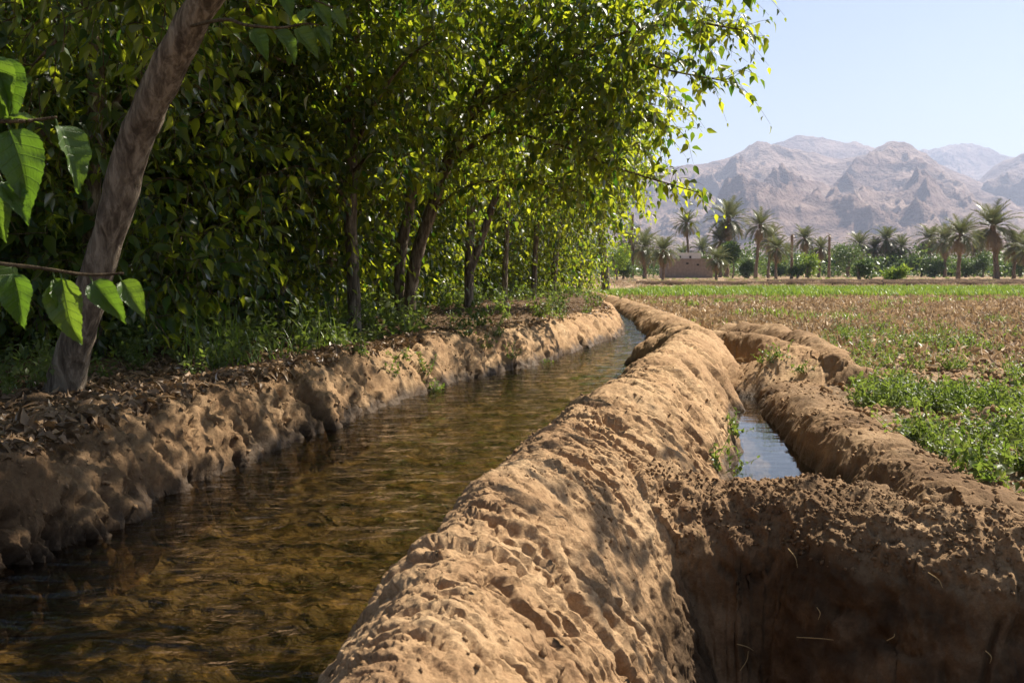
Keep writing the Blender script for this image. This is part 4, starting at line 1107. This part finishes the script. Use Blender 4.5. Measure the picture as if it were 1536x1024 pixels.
def make_palm(seed, H, Lf, r):
    """local palm of trunk height H"""
    root = empty('palm_tree', (0, 0, 0), 'palm', 'palm tree', 'date palms along the far field')
    rg = np.random.default_rng(seed)
    zz = np.linspace(-.2, H, 9); lx = np.cumsum(rg.normal(size=9)) * .04 * H / 6
    P = np.stack([lx - lx[1], np.cumsum(rg.normal(size=9)) * .03, zz], 1)
    rad = r * np.array([1.35, 1.25, 1.05, 1, .97, .95, .95, 1.05, 1.2])
    V, t, q = tube(P, rad, 9, 6, .22, seed)
    build('trunk', V, t, q, M['palmbark'], root)
    top = P[-1]
    V, t, q, a = frond_set(44, Lf, seed + 1)
    build('fronds', V + top, t, q, M['palm'], root, a)
    V, t, q, a = frond_set(14, Lf * .85, seed + 2, lift=(-1.25, -.6))
    build('dry_fronds', V + top - [0, 0, .1], t, q, M['palmdry'], root, a)
    return root

PALMS = [make_palm(100 + i, 5.0, 2.2 * k, .165) for i, k in enumerate((1.0, .92, 1.08, 1.0))]
# px, top of crown, base row, frond length in px, label
plist = [(942, 346, 417, 24, 'shaggy palm behind the bare dead trunk at the grove end'), (967, 353, 418, 27, 'bushy palm with a yellow frond, second before the mud house'), (995, 360, 421, 24, 'palm standing against the left wall end of the mud house'), (1033, 323, 415, 18, 'tall thin palm rising behind the mud house roof'),
         (1024, 371, 414, 16, 'low palm crown showing above the mud house roof'), (1050, 363, 414, 20, 'dark low palm behind the roof end of the mud house'), (1074, 377, 421, 18, 'young palm at the far corner of the mud house'), (1090, 311, 416, 29, 'tall broad crowned palm above the dense green tree'), (1079, 348, 416, 21, 'shorter palm under the tall broad crowned one'),
         (1133, 322, 418, 25, 'tall palm with a clean slim trunk past the dense green tree'), (1152, 346, 417, 18, 'palm close behind the clean slim trunk'), (1164, 361, 420, 19, 'short stout palm before the thin bare pole trunk'), (1210, 346, 416, 18, 'medium palm between the two bare pole trunks'), (1228, 361, 416, 18, 'small palm just before the second bare pole trunk'),
         (1290, 355, 415, 19, 'palm crown peeping over the twin green shrubs'), (1313, 362, 415, 14, 'thin drooping palm by the big dark bush'), (1331, 346, 415, 21, 'palm rising behind the big dark bush'), (1350, 357, 415, 20, 'palm leaning at the shoulder of the big dark bush'), (1394, 345, 415, 20, 'lone palm with droopy fronds after the big dark bush'), (1417, 345, 416, 23, 'dark palm close beside the droopy lone palm'), (1435, 333, 420, 29, 'large palm, second tallest at the far right'),
         (1495, 316, 419, 36, 'largest and tallest palm in the far row'), (1519, 352, 419, 22, 'yellowish palm next to the tallest palm'), (1540, 360, 420, 24, 'palm cut by the picture edge past the yellowish palm'), (1466, 352, 414, 20, 'palm half hidden between the two largest palms'), (1258, 372, 414, 15, 'small palm behind the twin green shrubs'), (1182, 372, 414, 14, 'tiny palm near the first bare pole trunk')]
for i, (px, top, bp, fl, lb) in enumerate(plist):
    base = at(px, bp, .04); Y = base[1]
    Lf = fl * Y / F * random.uniform(1.22, 1.45)
    crown_up = fl * .62
    H = (bp - top - crown_up) * Y / F
    sf = Lf / 2.2
    o = PALMS[i % 4]
    # crown and trunk are scaled apart so that each palm has its own proportions
    tgt = o if i < 4 else dup(o, base, 0)
    tgt.location = base; tgt.rotation_euler = (random.uniform(-.04, .04), random.uniform(-.05, .05), random.uniform(0, 6.28)); tgt['label'] = lb
    tgt.scale = (1, 1, 1)
    for ch in tgt.children:
        if ch.name.startswith('trunk'):
            ch.scale = (max(.6, sf), max(.6, sf), H / 5)
        else:
            tx, ty = 0, 0
            me = ch.data
            ch.scale = (sf, sf, sf)
            # keep the crown on the trunk's tip
            tr = [c for c in tgt.children if c.name.startswith('trunk')][0]
            vt = tr.data.vertices[len(tr.data.vertices) - 1].co
            ch.location = (vt.x * max(.6, sf) - vt.x * sf, vt.y * max(.6, sf) - vt.y * sf, H - vt.z * sf)

for px, top, bp, lb in [(948, 320, 418, 'bare dead palm trunk without fronds at the grove end'), (1187, 353, 418, 'bare pole like palm trunk, first of two in the open gap'), (1243, 353, 417, 'bare pole like palm trunk next to the twin green shrubs')]:
    base = at(px, bp, .04); Y = base[1]; H = (bp - top) * Y / F
    root = empty('dead_palm', base, lb, 'dead palm', 'bare dead palm trunks')
    V, t, q = tube([[0, 0, -.2], [.02, 0, H * .3], [-.02, 0, H * .65], [0, 0, H]], [.2, .17, .15, .16], 8, 7, .25)
    build('trunk', V, t, q, M['palmbark'], root)
    V, t, q, a = frond_set(5, .55, int(px), lift=(-.9, .6))
    build('stubs', V + [0, 0, H], t, q, M['palmdry'], root, a)

# ------------------------------------------------------------------ bushes and leafy trees along the far field
def make_bush(name, px, top, bp, hw, lb, mat='bush', nleaf=1500, ls=.30, trunk=False, cat='bush', group='bushes among the palms'):
    base = at(px, bp, .04); Y = base[1]; k = Y / F
    Hh, W_ = (bp - top + 5) * k, hw * 1.2 * k
    root = empty(name, base, lb, cat, group)
    nb = 9
    E_ = []
    for i in range(nb):
        a = rng.uniform(0, 6.28); rr = rng.uniform(.15, .62)
        E_.append((math.cos(a) * rr * W_, math.sin(a) * rr * W_ * .8, Hh * rng.uniform(.25 if not trunk else .45, .78), W_ * rng.uniform(.3, .5), W_ * .45, Hh * rng.uniform(.17, .27)))
    p, d = ell_points(E_, nleaf, .35)
    p[:, 2] = np.maximum(p[:, 2], .05)
    tip = d + rng.normal(size=(nleaf, 3)) * .8; nrm = d + np.array([0, 0, .6]) + rng.normal(size=(nleaf, 3)) * .5
    V, t, q, a = scatter(LS, p, frames(tip, nrm), ls * rng.uniform(.6, 1.3, nleaf))
    build('foliage', V, t, q, M[mat], root, a)
    tv = [tube([[rng.uniform(-.1, .1), rng.uniform(-.1, .1), -.1], [rng.uniform(-.2, .2), 0, Hh * .3], [rng.uniform(-.4, .4) * W_, 0, Hh * .65]], [.1, .08, .03], 6, 5) for _ in range(1 if trunk else 3)]
    V, t, q, _ = join(tv)
    build('stem', V, t, q, M['bark'], root)
    return root
for a in [('leafy_tree', 1098, 366, 418, 21, 'dense green tree below the tall broad crowned palm', 'bush', 2200, .30, True, 'tree'), ('bush', 1272, 368, 416, 24, 'tall dark green shrub, taller of the twin shrubs'), ('bush', 1290, 392, 421, 20, 'lighter green shrub in front of the taller twin'), ('bush', 1347, 377, 415, 31, 'big dark round bush in the middle of the palm row', 'bush', 2400),
          ('bush', 1345, 405, 423, 17, 'pale reedy low bush in front of the big dark bush', 'crop', 900), ('bush', 1382, 388, 415, 20, 'mid green bush beside the big dark bush'), ('bush', 1402, 394, 416, 14, 'small rounded bush below the droopy lone palm'), ('bush', 1448, 392, 416, 20, 'green bush behind the large palm trunk'), ('bush', 1474, 380, 416, 20, 'dark bush between the two largest palms'),
          ('bush', 1530, 385, 416, 20, 'bush at the picture edge under the yellowish palm'), ('bush', 1245, 388, 415, 15, 'rounded dark bush at the foot of the second bare pole'), ('bush', 1212, 385, 418, 14, 'yellow green sapling bush under the medium palm', 'crop', 900), ('bush', 1165, 396, 416, 16, 'low green bush behind the short stout palm'), ('bush', 1120, 394, 417, 14, 'low bush beside the clean slim palm trunk'),
          ('bush', 1195, 402, 418, 12, 'small bush at the foot of the first bare pole'), ('bush', 935, 384, 419, 16, 'bright green bush under the shaggy palm'), ('bush', 1428, 398, 415, 16, 'low bush between dark palm and large palm'), ('bush', 1503, 396, 415, 18, 'low green bush behind the tallest palm trunk'), ('bush', 1312, 395, 414, 14, 'low bush filling the gap beside the thin drooping palm')]:
    make_bush(*a)
# bright young trees past the lone tree at the canal bend
make_bush('leafy_tree', 884, 350, 424, 26, 'bright yellow green sapling tree behind the lone bare trunk', 'crop', 1900, .17, True, 'tree', 'bright saplings past the canal bend')
make_bush('leafy_tree', 925, 368, 422, 20, 'bright green sapling tree on the open side of the lone trunk', 'crop', 1500, .17, True, 'tree', 'bright saplings past the canal bend')
make_bush('leafy_tree', 850, 340, 424, 24, 'sapling tree half hidden by the grove end', 'crop', 1500, .18, True, 'tree', 'bright saplings past the canal bend')
# a far mass of growth behind the palms
n = 42000
y = rng.uniform(135, 190, n); x = rng.uniform(-.1, .62, n) * y
hmax = 2.0 + 2.8 * np.clip(.5 + fbm(np.stack([x * .13, y * .05, x * 0], 1), 3), 0, 1.3)
z = rng.random(n) ** .8 * hmax
V, t, q, a = scatter(LS, np.stack([x, y, z], 1), frames(rng.normal(size=(n, 3)), rng.normal(size=(n, 3)) + np.array([0, 0, .6])), rng.uniform(.3, .75, n))
build('palm_grove_thicket', V, t, q, M['bush'], attrs=a, kind='stuff', label='far thicket of growth behind the palms')

# ------------------------------------------------------------------ the mud house
def box(x0, x1, y0, y1, z0, z1):
    V = np.array([[x, y, z] for z in (z0, z1) for y in (y0, y1) for x in (x0, x1)], float)
    return V, np.zeros((0, 3), int), np.array([[0, 2, 3, 1], [4, 5, 7, 6], [0, 1, 5, 4], [2, 6, 7, 3], [0, 4, 6, 2], [1, 3, 7, 5]])
hb = at(1000, 417, .04); he = at(1069, 417, .04); Yh = hb[1]; kx = Yh / F
root = empty('mud_house', ((hb[0] + he[0]) / 2, Yh, .04), 'low brown mud house with a pale roof block among palms', 'house')
Wd = (he[0] - hb[0]) / 2; Hw = (417 - 390) * kx
def hbuild(nm, parts, mat, parent, **k):
    V, t, q, _ = join(parts); return build(nm, V, t, q, M[mat], parent, smooth=False, **k)
wall = hbuild('wall', [box(-Wd, Wd, 0, 6, -.2, Hw)], 'adobe', root)
hbuild('parapet', [box(-Wd - .03, Wd + .03, -.04, .25, Hw, Hw + .16), box(-Wd - .03, -Wd + .25, .253, 6, Hw, Hw + .16), box(Wd - .25, Wd + .03, .253, 6, Hw, Hw + .16)], 'adobe', root)
up = hbuild('upper_room', [box(-Wd + .3, Wd - 1.25, 1.2, 5, Hw - .05, Hw + .88)], 'plaster', root)
for ax in (-1.35, -1.0, .25):
    hbuild('window', [box(ax - .12, ax + .12, 1.14, 1.18, Hw + .22, Hw + .5)], 'hole', up)
for ax, az in ((.95, 1.5), (-.3, 1.65)):
    hbuild('vent_hole', [box(ax - .14, ax + .14, -.03, -.004, az, az + .2)], 'hole', wall)

# ------------------------------------------------------------------ mountains
def mountain(name, sil, rc, r0, r1, label, seed, rough=1.0):
    """a range: silhouette (px, py) at the crest distance rc, falling to r0 in front and r1 behind"""
    sil = np.array(sil, float)
    azs = np.arctan((sil[:, 0] - 768) / F)
    els = np.array([ray(a, b)[2] / math.hypot(ray(a, b)[0], ray(a, b)[1]) for a, b in sil])
    na, nr = (900, 420) if seed == 1.3 else (480, 300)
    az = np.linspace(azs[0], azs[-1], na)
    r = np.concatenate([np.linspace(r0, rc, nr * 3 // 4, endpoint=False), np.linspace(rc, r1, nr - nr * 3 // 4)])
    RR, AA = np.meshgrid(r, az, indexing='ij')
    X, Y = RR * np.sin(AA), RR * np.cos(AA)
    P = np.stack([X / 330, Y / 330, X * 0 + seed], -1).reshape(-1, 3)
    warp = fbm(P * .8 + 9, 3).reshape(X.shape)
    sm = catmull(np.stack([azs, els], 1), 6)
    tt = np.clip((RR - r0) / (rc - r0), 0, 1)
    lim = np.interp(AA + .002 * warp, sm[:, 0], sm[:, 1]) * (1 + .011 * fbm(np.stack([AA * 90, AA * 0 + seed, AA * 0], -1).reshape(-1, 3), 4).reshape(AA.shape))
    crest = np.interp(AA + .05 * warp * (1 - tt) ** .7 + .03 * (1 - tt) * np.sin(AA * 60 + seed), sm[:, 0], sm[:, 1]) * rc
    P2 = P + np.stack([warp.ravel() * .35, warp.ravel() * .25, warp.ravel() * 0], 1)
    rg, a = 0, 1.0
    q = P2.copy(); wgt = 1.0
    for o in range(8):
        v = 1 - np.abs(perlin(q + 5.1 * o)) * 1.5
        v = np.clip(v, 0, 1) ** 2
        rg = rg + a * v * wgt; wgt = np.clip(v * 1.6, 0, 1)
        q = q * 2.1; a *= .54
    rg = rg.reshape(X.shape)
    rg = (rg - rg.mean()) / (rg.std() + 1e-6)
    t = np.clip((RR - r0) / (rc - r0), 0, 1); back = np.clip((RR - rc) / (r1 - rc), 0, 1)
    prof = (.08 * sstep(0, .25, t) + .92 * t ** 1.22) * (1 - back) ** 1.2
    z = crest * prof
    mid = np.sin(np.pi * np.clip(t, 0, 1)) ** .8 * (back == 0)
    z = z + rough * (.072 * crest) * rg * (.95 * mid * (1 - .75 * t) + .06 * prof) + .012 * crest * rg * (back == 0) * sstep(.02, .2, t)
    cap = lim * RR * (1 + .012 * rg)
    z = np.where(z > cap * .97, cap * .97 + (z - cap * .97) * .25, z); z = np.minimum(z, cap)
    z = np.where(t <= 0, -2, z)
    z = np.maximum(z, -2)
    V = np.stack([X, Y, z], -1).reshape(-1, 3)
    idx = np.arange(nr * na).reshape(nr, na)
    qd = np.stack([idx[:-1, :-1], idx[:-1, 1:], idx[1:, 1:], idx[1:, :-1]], -1).reshape(-1, 4)
    build(name, V, quads=qd, mat=M['rock'], kind='structure', label=label)
mountain('mountain', [(500, 330), (700, 300), (850, 285), (940, 268), (1000, 250), (1050, 243), (1085, 237), (1102, 231), (1120, 217), (1136, 209), (1158, 214), (1180, 221), (1230, 234), (1262, 238), (1290, 231), (1315, 216), (1338, 212), (1358, 217), (1385, 232), (1425, 252), (1475, 275), (1530, 312), (1620, 340), (1750, 360)], 3600, 1500, 5200, 'bare folded mountain with two summits in haze', 1.3)
mountain('mountain', [(800, 360), (1000, 290), (1100, 245), (1140, 219), (1176, 206), (1200, 203), (1222, 205), (1245, 209), (1290, 216), (1350, 228), (1500, 290)], 4700, 3300, 6000, 'paler summit showing behind the double peaked mountain', 4.7)
mountain('mountain', [(1250, 300), (1360, 224), (1395, 219), (1440, 213), (1470, 220), (1500, 232), (1560, 245), (1700, 270)], 6200, 4400, 7600, 'pale blue distant ridge behind the mountains', 8.1)
mountain('mountain', [(1380, 330), (1440, 285), (1490, 246), (1536, 221), (1600, 190), (1700, 175), (1850, 200)], 4400, 2400, 6000, 'mountain shoulder rising at the picture edge', 12.4)
mountain('foothill', [(1270, 385), (1320, 372), (1380, 352), (1430, 338), (1480, 337), (1540, 345), (1640, 362), (1750, 380)], 1700, 1100, 2400, 'low pale foothill behind the tallest palms', 21.0, .7)

# ------------------------------------------------------------------ haze
k = N('haze_air')
v = k.n('VolumePrincipled')
k.set(v, 'Color', (.64, .74, 1.0, 1)); k.set(v, 'Density', 1.75e-4); k.set(v, 'Anisotropy', .2)
hm = k.finish(vol=v.outputs[0])
V, t, q = box(-6000, 8500, -900, 8800, -2.6, 900)
hz = build('haze', V, None, q, hm, smooth=False, kind='stuff', label='pale valley haze')

# ------------------------------------------------------------------ light, sky, camera
w = bpy.data.worlds.new('World'); S.world = w; w.use_nodes = True
nt = w.node_tree; bg = nt.nodes['Background']
sky = nt.nodes.new('ShaderNodeTexSky'); sky.sky_type = 'NISHITA'; sky.sun_disc = False
sky.sun_elevation = SUN_EL; sky.sun_rotation = SUN_AZ
sky.air_density = 1.0; sky.dust_density = 1.4; sky.ozone_density = 1.0; sky.altitude = 300
nt.links.new(sky.outputs[0], bg.inputs[0]); bg.inputs[1].default_value = .05
sl = bpy.data.lights.new('Sun', 'SUN'); sl.energy = 5.0; sl.angle = math.radians(.53); sl.color = (1, .92, .79)
so = bpy.data.objects.new('Sun', sl); COL.objects.link(so)
sd = Vector((math.sin(SUN_AZ) * math.cos(SUN_EL), math.cos(SUN_AZ) * math.cos(SUN_EL), math.sin(SUN_EL)))
so.rotation_euler = (-sd).to_track_quat('-Z', 'Y').to_euler()
so.location = sd * 50

cd = bpy.data.cameras.new('Camera'); cd.lens = 35; cd.sensor_width = 36; cd.clip_start = .05; cd.clip_end = 20000
cd.dof.use_dof = True; cd.dof.focus_distance = 6.0; cd.dof.aperture_fstop = 14
co = bpy.data.objects.new('Camera', cd); COL.objects.link(co)
co.location = CAM; co.rotation_euler = (math.pi / 2 - PITCH, 0, 0)
S.camera = co

S.view_settings.view_transform = 'Standard'; S.view_settings.look = 'None'
S.view_settings.exposure = 1.32; S.view_settings.gamma = 1
c = S.cycles
c.max_bounces = 7; c.diffuse_bounces = 3; c.glossy_bounces = 3; c.transmission_bounces = 4; c.transparent_max_bounces = 12; c.volume_bounces = 0
c.caustics_reflective = False; c.caustics_refractive = False
c.use_denoising = True
c.sample_clamp_indirect = 8
